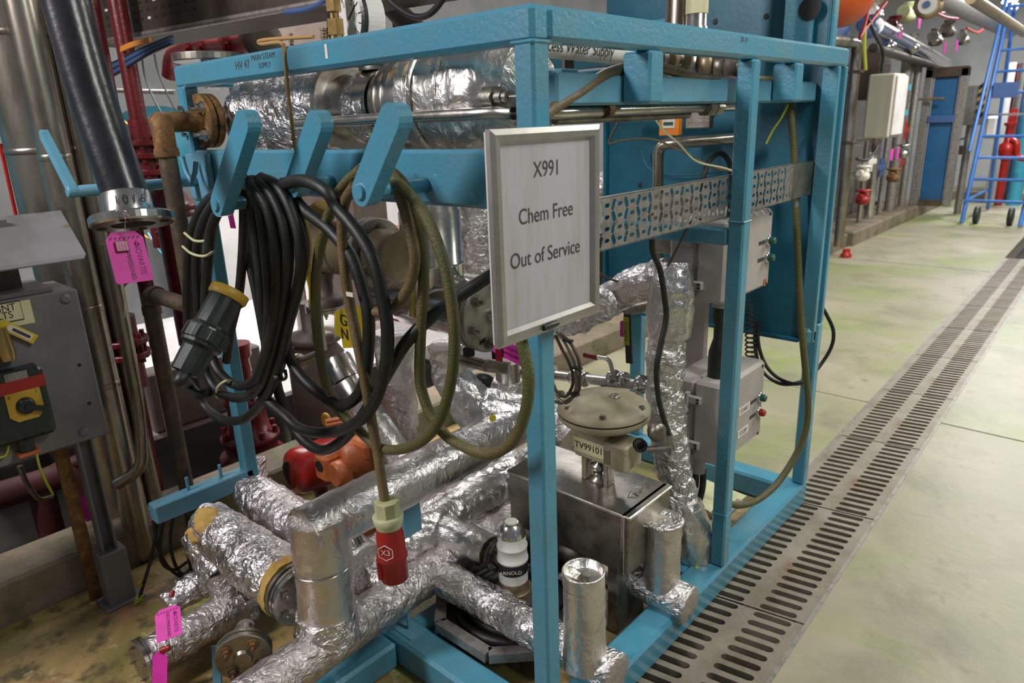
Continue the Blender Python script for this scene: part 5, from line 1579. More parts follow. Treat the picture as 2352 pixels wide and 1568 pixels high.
def hang_tag(c, xd, yd, w, h, label, m='pink', words=True, seal=True, group=None, wire=None, big=True):
    """hang tag; yd points to its punched end; the print runs down its length"""
    xd = Vector(xd).normalized(); yd = Vector(yd); yd = (yd - xd * yd.dot(xd)).normalized()
    nd = xd.cross(yd)
    if nd.dot(CAM - c) < 0: xd = -xd; nd = -nd
    t = thing('hang_tag', label, 'tag', tuple(c), group)
    P = lambda a, b, z=0: Vector(c) + xd * a * w / 2 + yd * b * h / 2 + nd * z
    poly = [P(-1, -.93), P(-.9, -1), P(.9, -1), P(1, -.93), P(1, .72), P(.62, 1), P(-.62, 1), P(-1, .72)]
    MB().prism([p - nd * .0006 for p in poly], nd, .0012).build('card', m, t)
    if words:
        for k in range(7):
            a = -.84 + k * .24
            MB().prism([P(a, .70, .0008), P(a + .10, .70, .0008), P(a + .2, .80, .0008), P(a + .10, .80, .0008)], nd, .0003).build('stripe', 'ink_purple', t)
        text('NOVARTIS', P(.55, -.12, .0), -yd, xd, w * .22, 'ink_purple', t, th=.0012, sx=.85)
        MB().tube([P(.50, .50, .001), P(.66, .54, .001), P(.66, .42, .001), P(.48, .40, .001), P(.46, .54, .001), P(.58, .62, .001)], w * .014, 5).build('flame_mark', 'ink_purple', t)
        text('DECOMMISSIONED', P(-.02, -.12, .0), -yd, xd, w * .17, 'ink', t, th=.0012, sx=.78)
    if seal:
        sc = P(-.28, .42, .004)
        so = MB().obox(sc, xd, yd, nd, w * .17, h * .105, .004, .0015).build('seal', 'dkred', t)
        if big:
            for q, s in enumerate(('CHUBB', 'SEAL')): text(s, sc + nd * .004 + xd * (w * .06 - q * w * .12), -yd, xd, w * .09, 'label_w', so, sx=.8) if False else None
            for q in range(3): MB().obox(sc + nd * .0045 + xd * w * (.08 - .08 * q), yd, xd, nd, h * .07, w * .012, .0004).build('print_line', 'pink', so)
    return t, P


tg, TP = hang_tag(at(297, 590, t=1.53), at(335, 562, t=1.55) - at(270, 568, t=1.51), at(285, 530, t=1.53) - at(306, 645, t=1.53), .076, .112,
                  'large magenta tag with print and dark red seal hanging from the steel hose flange')
wr_ = MB().tube(smooth_path([TP(-.28, .42, .006), at(252, 520, y=-.49), at(251, 496, y=-.50), at(262, 484, y=-.50), at(290, 486, y=-.50), at(287, 512, y=-.49), TP(0, .6, .004), TP(-.28, .42, .006)], 6), .0011, 6)
wr_.tube([TP(-.30, .32, .004), at(283, 640, y=-.49), at(287, 728, y=-.49)], .0011, 6)
wr_.build('wire', 'steel_bright', tg)

# grey enclosure with isolator switch, facing the aisle, on strut legs
ex = -1.62
en = thing('grey_enclosure', 'grey steel enclosure with black isolator switch and sloping hood at the left edge', 'enclosure', (ex, -.9, 0))
ptr = at(192, 645, x=ex); pbr = at(236, 1005, x=ex); pbl = at(0, 1072, x=ex)
print('ENC', ptr, pbr, pbl)
yR = (ptr.y + pbr.y) / 2
zT = ptr.z; zB = (pbr.z + pbl.z) / 2
MB().box((ex - .22, -1.7, zB), (ex, yR, zT - .02), .006).build('cabinet', 'encl', en)
# sloping hood
q = [at(0, 500, x=ex - .16), at(140, 486, x=ex - .16), at(202, 592, x=ex + .10), at(0, 626, x=ex + .10)]
zhi = (q[0].z + q[1].z) / 2; zlo = (q[2].z + q[3].z) / 2
yh = q[1].y; yl = q[2].y
MB().prism([(ex - .16, -1.7, zhi), (ex + .10, -1.7, zlo), (ex + .10, yl - .012, zlo), (ex + .088, yl, zlo + .01), (ex - .16, yh, zhi)], (.2, 0, 1), .004).build('hood', 'encl', en, 'bent grey rain hood')
MB().box((ex - .22, -1.7, zT - .02), (ex - .02, yR - .06, zT - .005), .003).build('top_flange', 'encl', en)
MB().box((ex - .12, -1.5, zT - .01), (ex - .10, yR - .12, zhi), .002).build('hood_bracket', 'encl', en)
for u, v in ((150, 686), (192, 992)):
    MB().lathe(at(u, v, x=ex), X, [(.016, 0), (.015, .005), (.008, .008)], 20).build('bolt_head', 'encl', en)
for u, v in ((182, 838), (205, 926)):
    MB().lathe(at(u, v, x=ex), X, [(.006, 0), (.006, .001)], 12).build('screw_hole', 'ink', en)
def on_e(u, v, o=0): return at(u, v, x=ex + o)
a = on_e(72, 705)
MB().box((ex, a.y - .35, on_e(60, 735).z - .012), (ex + .002, a.y, on_e(60, 690).z + .002)).build('label_plate', 'label_c', en, 'cream label')
lz = on_e(30, 708); lz2 = on_e(30, 726)
text('POINT', on_e(36, 704, .002), Y, Z, .030, 'ink', en, align='RIGHT', sx=.9)
text('VOLTS', on_e(30, 722, .002), Y, Z, .030, 'ink', en, align='RIGHT', sx=.9)
l0 = on_e(45, 690, .003); l1 = on_e(49, 729, .003)
MB().tube([Vector((ex + .003, l0.y - .3, l0.z)), Vector((ex + .003, l0.y, l0.z)), Vector((ex + .003, l0.y, l1.z - .006)), Vector((ex + .003, l0.y - .3, l1.z - .006))], .0016, 6).build('label_border', 'ink', en)
# isolator
i0 = on_e(-40, 1050); i1 = on_e(112, 830)
zi1 = on_e(85, 828).z; zi0 = on_e(100, 985).z; yi1 = on_e(108, 900).y
MB().box((ex, yi1 - .26, zi0), (ex + .065, yi1 - .01, zi1), .012).build('isolator_case', 'black', en, 'black isolator switch case')
xf = ex + .066
def on_i(u, v, o=0): return at(u, v, x=xf + o)
MB().box((xf - .002, on_i(10, 870).y, on_i(35, 872).z - .014), (xf + .001, on_i(62, 855).y, on_i(35, 855).z)).build('rating_plate', 'galv', en)
zr = on_i(45, 880).z
MB().box((xf - .002, yi1 - .26, zr - .026), (xf + .002, yi1 - .012, zr + .012)).build('warning_strip', 'red_plug', en, 'red warning strip')
cs = on_i(58, 930)
k_ = .046
poly = [cs + Y * a * k_ + Z * b * k_ for a, b in ((-1, -.6), (-.6, -1), (.6, -1), (1, -.6), (1, 1), (-1, 1))]
MB().prism(poly, X, .004).build('switch_plate', 'yellow', en, 'yellow switch plate')
MB().lathe(cs, X, [(.026, .004), (.024, .016), (.018, .02)], 24).bar(cs + X * .02 - Y * .005, cs + X * .02 + Y * .05 - Z * .022, .016, .012, X).build('switch_knob', 'black', en)
text('0', cs + X * .004 + Y * -.036 + Z * .034, Y, Z, .014, 'ink', en)
text('I', cs + X * .004 + Y * .034 + Z * .036, Y, Z, .014, 'ink', en)
g = on_i(62, 1010)
MB().cyl(Vector((ex + .035, g.y, zi0 - .04)), Vector((ex + .035, g.y, zi0)), .022, 18).build('bottom_gland', 'black', en)
MB().box((ex + .01, g.y - .03, zi0 - .052), (ex + .06, g.y + .03, zi0 - .040), .002).build('orange_gasket', 'orange', en)
gp = on_e(8, 790, .03)
MB().lathe(gp - Z * .05, Z, [(.022, 0), (.026, .03), (.022, .06), (.018, .10)], 20).build('brass_lock', 'gold', en)
ta = on_e(0, 742, .02); tb = on_e(82, 780, .02)
MB().bar(ta, tb, .002, .030).build('yellow_tag', 'yellow_tag', en, 'yellow barcode tag')
MB().bar(ta.lerp(tb, .2) + X * .002, ta.lerp(tb, .88) + X * .002, .001, .020).build('barcode_area', 'label_w', en)
MB().bar(ta.lerp(tb, .34) + X * .0026, ta.lerp(tb, .84) + X * .0026, .001, .009).build('barcode', 'ink_soft', en)
MB().tube(smooth_path([on_e(15, 990, .02), on_e(20, 1020, .025), on_e(14, 1043, .02), on_e(0, 1050, .02), on_e(-25, 1046, .02)], 6), .004, 6).build('earth_wire', 'yelgreen', en)
MB().tube(smooth_path([on_e(83, 1040, .02), on_e(92, 1075, .02), on_e(108, 1110, .0), on_e(122, 1135, -.05)], 6), .004, 6).build('earth_wire', 'yelgreen', en)
# strut leg to the floor
sb = at(292, 1368, z=0.0)
stp = at(208, 1015, x=ex)
yl0 = yR - .055
leg = MB()
sy = -.42
MB().box((ex - .055, sy - .04, .16), (ex - .006, sy - .033, zB + .05), .002).box((ex - .055, sy + .002, .16), (ex - .006, sy + .009, zB + .05), .002).box((ex - .057, sy - .04, .16), (ex - .050, sy + .009, zB + .05), .001).build('strut_channel', 'encl', en, 'slotted channel leg')
MB().box((ex - .062, sy - .06, .0), (ex + .012, sy + .028, .21), .004).build('leg_shoe', 'encl', en)
MB().box((ex - .08, sy - .08, 0), (ex + .03, sy + .05, .008), .002).build('foot_plate', 'encl', en)
MB().bar((ex - .10, sy - .07, zB), (ex - .10, sy - .07, -.3), .022, .04, Y).build('rear_angle', 'rust', en)

# tall ducts and pipes behind the enclosure
def vpipe(name, m, u0, v0, u1, v1, x, wpx, label, cat='pipe', rings=(), zlo=-.5, zhi=3.2, n=32, group=None):
    a = at(u0, v0, x=x); b = at(u1, v1, x=x)
    yy = (a.y + b.y) / 2
    r = (pxr(a, wpx) + pxr(b, wpx)) / 2
    t = thing(name, label, cat, (x, yy, zlo), group)
    MB().cyl((x, yy, zlo), (x, yy, zhi), r, n).build('pipe', m, t)
    for v in rings:
        zz = at(u0 + (u1 - u0) * (v - v0) / (v1 - v0), v, x=x).z
        MB().lathe((x, yy, zz - .012), Z, [(r, 0), (r * 1.025, .002), (r * 1.025, .020), (r, .022)], n, True, caps=False).build('joint_band', m, t)
    return t, yy, r


duct = vpipe('steel_duct', 'pipe_green', 38, 60, 84, 330, -2.06, 146, 'widest shiny steel duct rising behind the grey enclosure', rings=(80, 345), n=40)
vpipe('steel_duct', 'pipe_green', 205, 690, 262, 1000, -1.86, 62, 'green tinted steel duct just right of the grey enclosure', rings=(360, 705, 880), n=36)
vpipe('steel_pipe', 'pipe_green', 172, 250, 222, 520, -1.98, 34, 'thin steel pipe between the wide duct and the black hose', rings=())
# bent conduit low left
bcn = thing('bent_conduit', 'tan metal conduit dropping right of the enclosure and bending to the left', 'conduit', tuple(at(250, 1110, x=-1.78)))
MB().tube(round_path([at(250, 560, x=-1.78), at(322, 950, x=-1.78), at(328, 1075, x=-1.78), at(268, 1112, x=-1.84)], .10, 8), .0225, 18).build('conduit', 'pipe_green', bcn)
# red pipework
for lb, u0, v0, u1, v1, x, wp_, z0_, z1_ in (('tall dark red pipe on the right of the black hose at the top', 222, 20, 322, 640, -2.15, 36, -.5, 3.2),
                                   ('tall dark red pipe between thin steel pipe and black hose', 190, 250, 262, 700, -2.08, 32, -.5, 3.2),
                                   ('dark red pipe rising above a flange left of the skid corner', 290, 130, 330, 330, -2.5, 38, 1.1, 3.0)):
    vpipe('red_pipe', 'red', u0, v0, u1, v1, x, wp_, lb, zlo=z0_, zhi=z1_, group='red process pipes')


def red_flanges(u, v, x, r, label, stack=2, m='red', ax=Z):
    c = at(u, v, x=x)
    t = thing('red_flange', label, 'flange', tuple(c), 'red pipe flanges')
    for k in range(stack):
        cc = c - Vector(ax) * (.055 * k)
        MB().lathe(cc, ax, [(r * .97, -.012), (r, -.008), (r, .008), (r * .97, .012)], 32, False).build('flange', m, t)
        for q in range(6):
            a_, b_, _ = frame(ax)
            d = (a_ * math.cos(q * PI / 3) + b_ * math.sin(q * PI / 3)) * r * .78
            MB().cyl(cc + d - Vector(ax) * .03, cc + d + Vector(ax) * .03, .010, 8).build('bolt', m, t)
    MB().cyl(c + Vector(ax) * .10, c - Vector(ax) * (.055 * stack + .08), r * .6, 24).build('pipe_piece', m, t)
    return t


red_flanges(330, 328, -2.5, .082, 'dark red bolted flange on the pipe left of the skid corner')
red_flanges(345, 395, -2.5, .07, 'second dark red flange, lower, left of the skid corner')
red_flanges(288, 782, -2.0, .082, 'dark red bolted flange pair below the magenta hose tag')
red_flanges(232, 650, -2.15, .10, 'fat dark red valve body half hidden behind the green tinted duct', 1)
# red conical check valve near the skid corner
rv = thing('red_valve', 'dark red conical valve cover behind the black hose flange', 'valve', tuple(at(385, 470, x=-2.15)))
c = at(388, 470, x=-2.15)
MB().lathe(c - Z * .05, Z, [(.105, 0), (.115, .006), (.115, .022), (.105, .028), (.105, .032), (.115, .036), (.115, .05), (.10, .056), (.06, .11), (.045, .13)], 36).build('cover', 'red', rv)
MB().cyl(c - Z * .05, c - Z * .6, .06, 20).build('stem_pipe', 'red', rv)
# big red pump behind the left post
rq = thing('red_pump_body', 'large dark red bolted pump casing behind the front left post', 'pump', tuple(at(575, 1040, x=-2.25)))
c = at(575, 1000, x=-2.25)
MB().lathe(c - Z * .12, Z, [(.15, 0), (.155, .01), (.155, .03), (.125, .04), (.125, .10), (.14, .11), (.14, .13), (.10, .15), (.085, .28), (.095, .30), (.095, .32), (.06, .34), (.05, .52), (.065, .54), (.065, .60)], 36).build('casing', 'red', rq)
for k in range(8):
    t = k * PI / 4
    MB().cyl(c + Vector((math.cos(t) * .125, math.sin(t) * .125, .0)), c + Vector((math.cos(t) * .125, math.sin(t) * .125, .05)), .013, 8).build('bolt', 'red', rq)
    MB().cyl(c + Vector((math.cos(t) * .08, math.sin(t) * .08, .16)), c + Vector((math.cos(t) * .08, math.sin(t) * .08, .22)), .009, 8).build('bolt', 'red', rq)
MB().cyl(c - Z * .12, Vector((c.x, c.y, -.54)), .09, 24).build('stand', 'red', rq)
# diagonal red pipe
a = at(365, 530, x=-2.2); b = at(425, 640, x=-2.2)
solo(MB().cyl(a, b, .018, 14), 'red_stay', 'red_bright', 'thin bright red slanting pipe left of the black cable coil', 'pipe')
# red manifold across the top
mf = thing('red_manifold', 'dark red valve manifold with bolted flanges above the front top rail', 'manifold', tuple(at(500, 110, y=1.1)))
pts = [at(392, 175, y=.9), at(400, 128, y=.9), at(440, 108, y=.9), at(520, 104, y=.9), at(600, 88, y=.9)]
MB().tube(smooth_path(pts, 5), .05, 20).build('header', 'red', mf)
for (u, v, r) in ((448, 112, .075), (478, 108, .075), (540, 105, .085), (592, 84, .09)):
    c = at(u, v, y=.9)
    MB().lathe(c, X, [(r, -.02), (r, .02)], 28, False).build('flange', 'red', mf)
    MB().lathe(c - Y * r * .6 + X * .02, X, [(.014, 0), (.014, .02)], 6).build('bolt', 'red', mf)
MB().lathe(at(604, 92, y=.85), (.8, -.5, 0), [(.085, 0), (.09, .01), (.09, .025), (.05, .03)], 28).build('end_flange', 'brown', mf)
MB().cyl(at(520, 75, y=.95), at(535, 20, y=.95), .04, 14).build('riser', 'red', mf)
# large round steel plate edge at the left end of the skid top
rpz = thing('steel_disc', 'round steel plate standing just behind the left end of the front top rail', 'plate', tuple(at(450, 135, y=.15)))
c = at(455, 133, y=.18)
MB().lathe((c.x, c.y + .04, c.z - .012), Z, [(.12, 0), (.122, .004), (.122, .022), (.12, .026)], 40, False).cyl((c.x, c.y + .04, c.z - .1), (c.x, c.y + .04, c.z), .03, 12).build('disc', 'steel', rpz)

# overhead perforated tray at top left with bundled wires
tt = thing('overhead_tray', 'dusty perforated cable tray crossing overhead at the upper left', 'cable tray', tuple(at(420, 70, y=.55)))
A0 = at(230, 92, y=.30); B0 = at(700, 6, z=A0.z)
d = (B0 - A0).normalized(); A0 -= d * .15; B0 += d * .5
sdw = d.cross(Z).normalized()
for off, nm in ((0, 'near_lip'), (.30, 'far_lip')):
    MB().bar(A0 - sdw * off + Z * .09, B0 - sdw * off + Z * .09, .004, .20).build(nm, 'tray_dark', tt)
MB().bar(A0 - sdw * .15 - Z * .01, B0 - sdw * .15 - Z * .01, .30, .004).build('tray_floor', 'tray_dark', tt)
MB().tube([A0 - Z * .008, B0 - Z * .008], .012, 8).build('rolled_edge', 'galv', tt)
Lt = (B0 - A0).length
for k in range(14):
    for r in range(3):
        p = A0 + d * (.2 + k * .055) + Z * (.05 + r * .032) + sdw * .0022
        MB().obox(p, d, Z, sdw, .011, .005, .0006).build('slot', 'lamp' if (k + r * 2) % 5 == 0 and k < 6 else 'ink', tt) if False else MB().obox(p, d, Z, sdw, .011, .005, .0006).build('slot', 'ink' if (k * 3 + r * 2) % 7 or k > 9 else 'label_w', tt)
wb = thing('wire_bundle', 'bundle of dark blue and orange wires slung under the overhead tray', 'wires', tuple(at(310, 110, y=.6)))
for k in range(7):
    dz = k * 5
    MB().tube(smooth_path([at(248, 150 + dz, y=.25), at(275, 138 + dz * .9, y=.25), at(305, 122 + dz * .8, y=.25), at(345, 104 + dz * .6, y=.25), at(395, 84 + dz * .5, y=.25)], 5), .0062, 6).build('wire', 'blue_wire' if k % 3 else 'ink', wb)
for k in range(3):
    MB().tube(smooth_path([at(278, 110 + 4 * k, y=.24), at(300, 100 + 4 * k, y=.24), at(330, 92 + 3 * k, y=.24), at(345, 88 + 3 * k, y=.24)], 5), .0055, 6).build('orange_lead', 'orange_wire', wb)
MB().tube([at(-20, 190, y=.7) if False else at(262, 150, y=.65), at(400, 95, y=.65), at(440, 75, y=.65)], .02, 8).build('carrier', 'galv', wb)
for i, (P_, m_, lb) in enumerate((([(325, 120), (332, 170), (350, 220), (375, 265), (390, 280)], 'ink', 'black wire dropping in the gap left of the skid corner'),
                                  ([(352, 110), (362, 160), (382, 210), (402, 250)], 'ink', 'second black wire dropping closer to the skid corner'),
                                  ([(280, 275), (300, 288), (335, 296), (350, 305)], 'orange_wire', 'orange wire beside the black hose near its middle'),
                                  ([(330, 540), (360, 560), (390, 590), (420, 615)], 'orange_wire', 'orange wire slanting between the magenta tag and black coil'),
                                  ([(340, 535), (365, 575), (395, 605), (425, 625)], 'teal', 'pale blue wire slanting between the magenta tag and black coil'))):
    solo(MB().tube(smooth_path([at(u, v, y=.8) for u, v in P_], 5), .006, 6), 'wire', m_, lb, 'wire')
solo(MB().tube(smooth_path([at(655, 28, y=.3), at(700, 22, y=.3), at(740, 5, y=.3), at(760, -20, y=.3)], 5), .008, 8), 'wire', 'blue_wire', 'dark blue wire sagging above the rail left of the gauge', 'wire')
solo(MB().tube(smooth_path([at(880, -20, y=.5), at(905, 10, y=.5), at(950, 38, y=.5), at(990, 30, y=.5), at(1030, -20, y=.5)], 6), .010, 8), 'wire', 'rubber', 'thick black cable sagging above the rail right of the gauge', 'wire')
# tall brown cabinet behind the gauge and other things seen over the rail
cb = at(720, 60, y=1.6)
solo(MB().box((at(636, 60, y=1.5).x, 1.5, .4), (at(760, 60, y=1.5).x + .05, 1.75, 3.0), .01), 'brown_cabinet', 'brown', 'tall brown steel cabinet standing behind the pressure gauge', 'cabinet')
solo(MB().box((at(612, 60, y=1.5).x, 1.48, .4), (at(640, 60, y=1.5).x, 1.6, 3.0), .01), 'white_post', 'white', 'pale upright post at the left edge of the brown cabinet', 'post')
solo(MB().tube([at(880, -10, y=.9), at(945, 60, y=.9), at(980, 90, y=.9)], .045, 20), 'slanting_pipe', 'brown', 'brown slanting pipe behind the rail right of the gauge', 'pipe')
vpipe('red_pipe', 'red', 905, 20, 915, 60, -1.6 + .0, 20, 'dark red upright pipe seen just right of the gauge', zlo=1.0)
# grey horizontal rail, blue tarpaulin-like tank, white backing
solo(MB().tube([at(262, 208, y=.9), at(405, 212, y=.9)], .014, 12), 'grey_rail', 'galv', 'thin grey horizontal rail between the hose and the skid corner', 'rail')
tk = thing('blue_tank', 'bright blue rounded tank far behind the left pipes', 'tank', tuple(at(360, 300, y=2.4)))
c = at(360, 290, y=1.9)
MB().lathe((c.x, c.y, c.z - .5), Z, [(.30, 0), (.35, .05), (.35, .55), (.25, .64), (.1, .68)], 32).build('shell', 'teal', tk)
MB().cyl((c.x, c.y, -.5), (c.x, c.y, c.z - .45), .12, 16).build('stand', 'blue_wire', tk)
# blue frame at the extreme left edge
solo(MB().box((-3.1, -2.2, .95), (-3.0, -.35, 1.75), .01).box((-3.08, -1.6, -.55), (-3.02, -1.54, .95)).box((-3.08, -2.1, -.55), (-3.02, -2.04, .95)), 'blue_side_panel', 'blue', 'blue steel panel at the extreme left edge above the hood', 'panel')
c = at(20, 480, x=-2.2)
solo(MB().cyl(at(0, 330, x=-2.1), at(38, 500, x=-2.1), .006, 8), 'red_line', 'red_bright', 'thin red line down the left edge of the widest duct', 'pipe')

# platform with tread plate behind the kerb
pf = thing('platform', 'brightly lit low steel platform with tread plate behind the skid', 'platform', (-3.2, 1.2, -.55))
MB().box((-4.6, -.1, .22), (-2.42, 2.6, .25), .004).build('tread_deck', 'tread', pf)
for xx, yy in ((-2.5, 0.0), (-2.5, .9), (-2.5, 2.5), (-4.5, 2.5), (-4.5, 0.0)):
    MB().box((xx - .04, yy - .04, -.55), (xx + .04, yy + .04, .22)).build('leg', 'brown', pf)
solo(MB().box((-2.52, .05, .255), (-2.40, .62, .55), .01), 'brown_cover', 'brown', 'dull brown steel cover standing on the platform behind the drop pipe', 'cover')
solo(MB().box((-5.5, 1.8, -.55), (-5.4, 7.0, 1.2), .01), 'white_screen', 'white', 'long white panel far behind the pipes on the left', 'panel')
solo(MB().box((-4.4, 3.0, -.5), (-2.6, 3.1, 1.7), .01), 'white_cabinet', 'white', 'wide white cabinet behind the platform seen through the cable coils', 'cabinet')
solo(MB().box((-3.5, 2.0, .255), (-3.0, 2.25, .9), .01), 'orange_box', 'orange', 'orange box on the platform seen between the left cables', 'box')
for k, (u, v, x, w_, m_) in enumerate(((600, 600, -2.9, 26, 'galv'), (640, 300, -2.9, 30, 'steel'))):
    vpipe('steel_pipe', m_, u, v, u + 22, v + 180, x, w_, ('grey upright pipe behind the black cable coil', 'steel upright pipe behind the exchanger')[k])
# dark shapes inside the pit at left
M['red_dark'] = mat('shaded_red_paint', (0.06, 0.006, 0.006), (0.04, 0.012, 0.008), scale=9, rough=.6)  # red paint with the pit's shade put into its base colour
rr_ = thing('red_pit_valve', 'dark red valve down in the pit below the grey enclosure', 'valve', tuple(at(110, 1130, x=-2.3)))
c = at(90, 1110, x=-2.3)
MB().tube(smooth_path([c + Vector((0, -.5, .02)), c, c + Vector((0, .10, .0)), c + Vector((.02, .16, -.12))], 6), .055, 20).build('pipe', 'red_dark', rr_)
MB().lathe(c + Vector((.02, .16, -.12)), Z, [(.06, -.12), (.085, -.11), (.085, -.06), (.06, -.04), (.055, .05)], 24).build('body', 'red_dark', rr_)
MB().cyl(c + Vector((0, .10, .03)), c + Vector((.02, .22, .06)), .03, 14).build('spout', 'red_dark', rr_)
MB().cyl((c.x, c.y, -.55), c, .05, 12).build('stand', 'red_dark', rr_)
MB().tube(smooth_path([at(45, 1070, x=-1.95), at(62, 1110, x=-1.95), at(90, 1145, x=-1.95), at(122, 1140, x=-1.95)], 6), .009, 8).build('hose', 'pipe_dark', rr_)

# small coil with striped earth end at floor left
fc_ = thing('small_black_coil', 'small black wire coil with a green yellow twisted end beside the kerb', 'cable', tuple(at(390, 1300, x=-1.60)))
for P_ in ([(410, 1145), (372, 1150), (355, 1190), (362, 1250), (385, 1300), (420, 1325), (438, 1310), (428, 1260)], [(412, 1150), (385, 1175), (370, 1230), (372, 1290), (400, 1308), (430, 1290)],
           [(418, 1155), (400, 1180), (392, 1240), (400, 1290), (420, 1318), (445, 1300)], [(405, 1148), (372, 1180), (356, 1240), (345, 1290), (330, 1340), (322, 1368)]):
    cable([at(u, v, x=-1.58) for u, v in P_], .0062, parent=fc_)
tw_ = [at(322, 1368, x=-1.58).lerp(at(305, 1405, x=-1.58), k / 40) + X * .010 * math.cos(k * 1.1) + Y * .010 * math.sin(k * 1.1) for k in range(41)]
MB().tube(tw_, .004, 6).build('twisted_end', 'yelgreen', fc_)
c = at(322, 1342, x=-1.58)
MB().cyl(c - Z * .006, c + Z * .010, .0075, 10).build('yellow_band', 'yellow', fc_)

# magenta tags low left
t2, T2 = hang_tag(at(387, 1430, t=1.98), at(420, 1418, t=1.98) - at(360, 1440, t=1.96), at(375, 1395, t=2.0) - at(397, 1460, t=1.94), .068, .098, 'magenta tag with print leaning on the floor foil pipe at lower left', seal=False)
t3, T3 = hang_tag(at(367, 1545, z=.10), (.75, .6, .0), (-.5, .1, 1), .045, .12, 'crumpled dark magenta tag at the bottom edge below the leaning magenta tag', words=False, seal=False)
t4, T4 = hang_tag(at(207, 1165, x=-1.75), (.2, 1, .1), (-.0, -.25, 1), .050, .10, 'magenta tag hanging in the dark below the grey enclosure', words=False, seal=False)
t5, T5 = hang_tag(at(362, 1200, x=-1.62), (.2, 1, .1), (-.0, .2, 1), .04, .04, 'small magenta tag half hidden behind the small black coil', words=False, seal=False)
t6, T6 = hang_tag(at(1168, 806, y=.28), at(1200, 826, y=.28) - at(1140, 796, y=.28), at(1160, 790, y=.28) - at(1168, 812, y=.28), .11, .05, 'magenta tag tucked behind the near post under the sign', words=False, seal=False)
text('NOVARTIS', T6(.05, .3, .001), at(1200, 822, y=.28) - at(1140, 796, y=.28), Z, .015, 'ink_purple', t6)
text('DECOMMISSIONED', T6(.0, -.35, .001), at(1200, 822, y=.28) - at(1140, 796, y=.28), Z, .013, 'ink', t6, sx=.8)
MB().obox(at(1146, 812, y=.275), X, Z, Y, .011, .022, .003, .001).build('seal', 'dkred', t6)
t7, T7 = hang_tag(at(1432, 755, y=1.3), (1, .2, 0), (.3, 0, 1), .03, .07, 'small magenta tag beside the lime labelled black handle', words=False, seal=False)
t8, T8 = hang_tag(at(532, 505, y=.35), (1, .2, 0), (.3, 0, 1), .035, .07, 'small magenta tag behind the left hose hook', words=False, seal=False)
ot = thing('orange_tag', 'orange tag with black writing behind the drop pipe', 'tag', tuple(at(405, 540, y=.5)))
q = [at(378, 526, y=.5), at(412, 524, y=.5), at(428, 570, y=.5), at(400, 568, y=.5)]
MB().prism(q[::-1], Y, .002).build('card', 'orange', ot)
text('OV', at(398, 540, y=.497), X, -Z if False else Z, .03, 'ink', ot)

# ================================================================== RIGHT BACKGROUND
# plant along the left side of the aisle, x about -1.9, y from 4 to 14
col = thing('blue_machine_edge', 'dark blue steel column with cables just beyond the skid corner', 'column', tuple(at(1925, 530, y=3.0)))
a = at(1890, 560, x=-1.4); b = at(1945, 560, x=-1.4)
yb0 = at(1935, 560, z=.12).y
print('COL', a, b, yb0)
k0 = at(1948, 540, x=-1.78)
MB().box((-2.1, 6.3, .15), (-1.80, 7.3, 2.6), .01).build('column', 'blue_wire', col)
# square tan pipe in front of it
cp2 = thing('tan_conduit', 'tan square conduit bending over and running down beside the blue column', 'conduit', tuple(at(1945, 540, x=-1.72)))
P_ = [at(1896, 92, x=-1.72), at(1970, 98, x=-1.72), at(1965, 250, x=-1.72), at(1952, 420, x=-1.72), at(1938, 535, x=-1.72)]
MB().tube(round_path([P_[0], P_[1], Vector((P_[1].x, P_[1].y + .05, .1))], .12, 8), .055, 8).build('conduit', 'pipe_green', cp2)
for v in (165, 325): 
    c = at(1965, v, x=-1.72); c.y = P_[1].y + .02
    MB().box(c - Vector((.07, .07, .015)), c + Vector((.07, .07, .015)), .004).build('clamp', 'tray_dark', cp2)
# orange round tank end above
ob_ = thing('orange_bell', 'orange red rounded vessel end at the top right behind the skid', 'vessel', tuple(at(1930, 0, y=5.0)))
c = at(1925, -20, y=5.0)
MB().lathe(c, (.2, -1, -.1), [(.02, .20), (.16, .16), (.24, .06), (.26, -.05), (.26, -.2)], 40).build('shell', mat('orange_red_paint', (0.42, 0.05, 0.01), (0.32, 0.09, 0.015), scale=4, rough=.4), ob_)
# wall of steel pipes beyond
def rpipe(u, x, w_, m_, zlo, zhi, v=350):
    a = at(u, v, x=x)
    return (x, a.y, zlo), (x, a.y, zhi), pxr(a, w_)
for k, (u, w_, m_, zl, zh, lb) in enumerate(((1990, 12, 'steel', .17, 1.2, 'slim steel pipe under the white cabinet, nearest'), (2012, 20, 'steel_bright', .17, 1.15, 'bright steel pipe under the white cabinet'),
                                  (2035, 12, 'galv', .17, 1.2, 'grey pipe under the white cabinet, right of the bright one'), (2058, 22, 'galv', .17, 2.3, 'tall grey pipe at the right edge of the white cabinet'),
                                  (2072, 10, 'steel_dull', .17, 2.3, 'thin dull pipe left of the blue door'), (2085, 16, 'galv', .17, 2.2, 'grey pipe standing next to the blue door'))):
    p, q, r = rpipe(u, -1.95, w_, m_, zl, zh)
    t_ = solo(MB().cyl(p, q, r, 14), 'process_pipe', m_, lb, 'pipe', 'aisle side process pipes')
wc = thing('white_cabinet', 'pale wall cabinet with two small blue marks above the aisle plinth', 'cabinet', tuple(at(2020, 320, x=-1.7)))
p0 = at(1978, 318, x=-1.78); p1 = at(2042, 165, x=-1.78)
f0 = at(2046, 320, x=-1.62); f1 = at(2066, 166, x=-1.62)
yc0 = at(2040, 320, x=-1.70).y
c0 = at(1980, 318, y=yc0); c1 = at(2040, 318, y=yc0); c2 = at(2040, 168, y=yc0)
print('CAB', c0, c1, c2)
yf = at(2066, 320, x=c1.x).y
MB().box((c0.x, yc0, c0.z), (c1.x, min(yf, yc0 + 1.4), c2.z), .02).build('body', 'cabinet', wc)
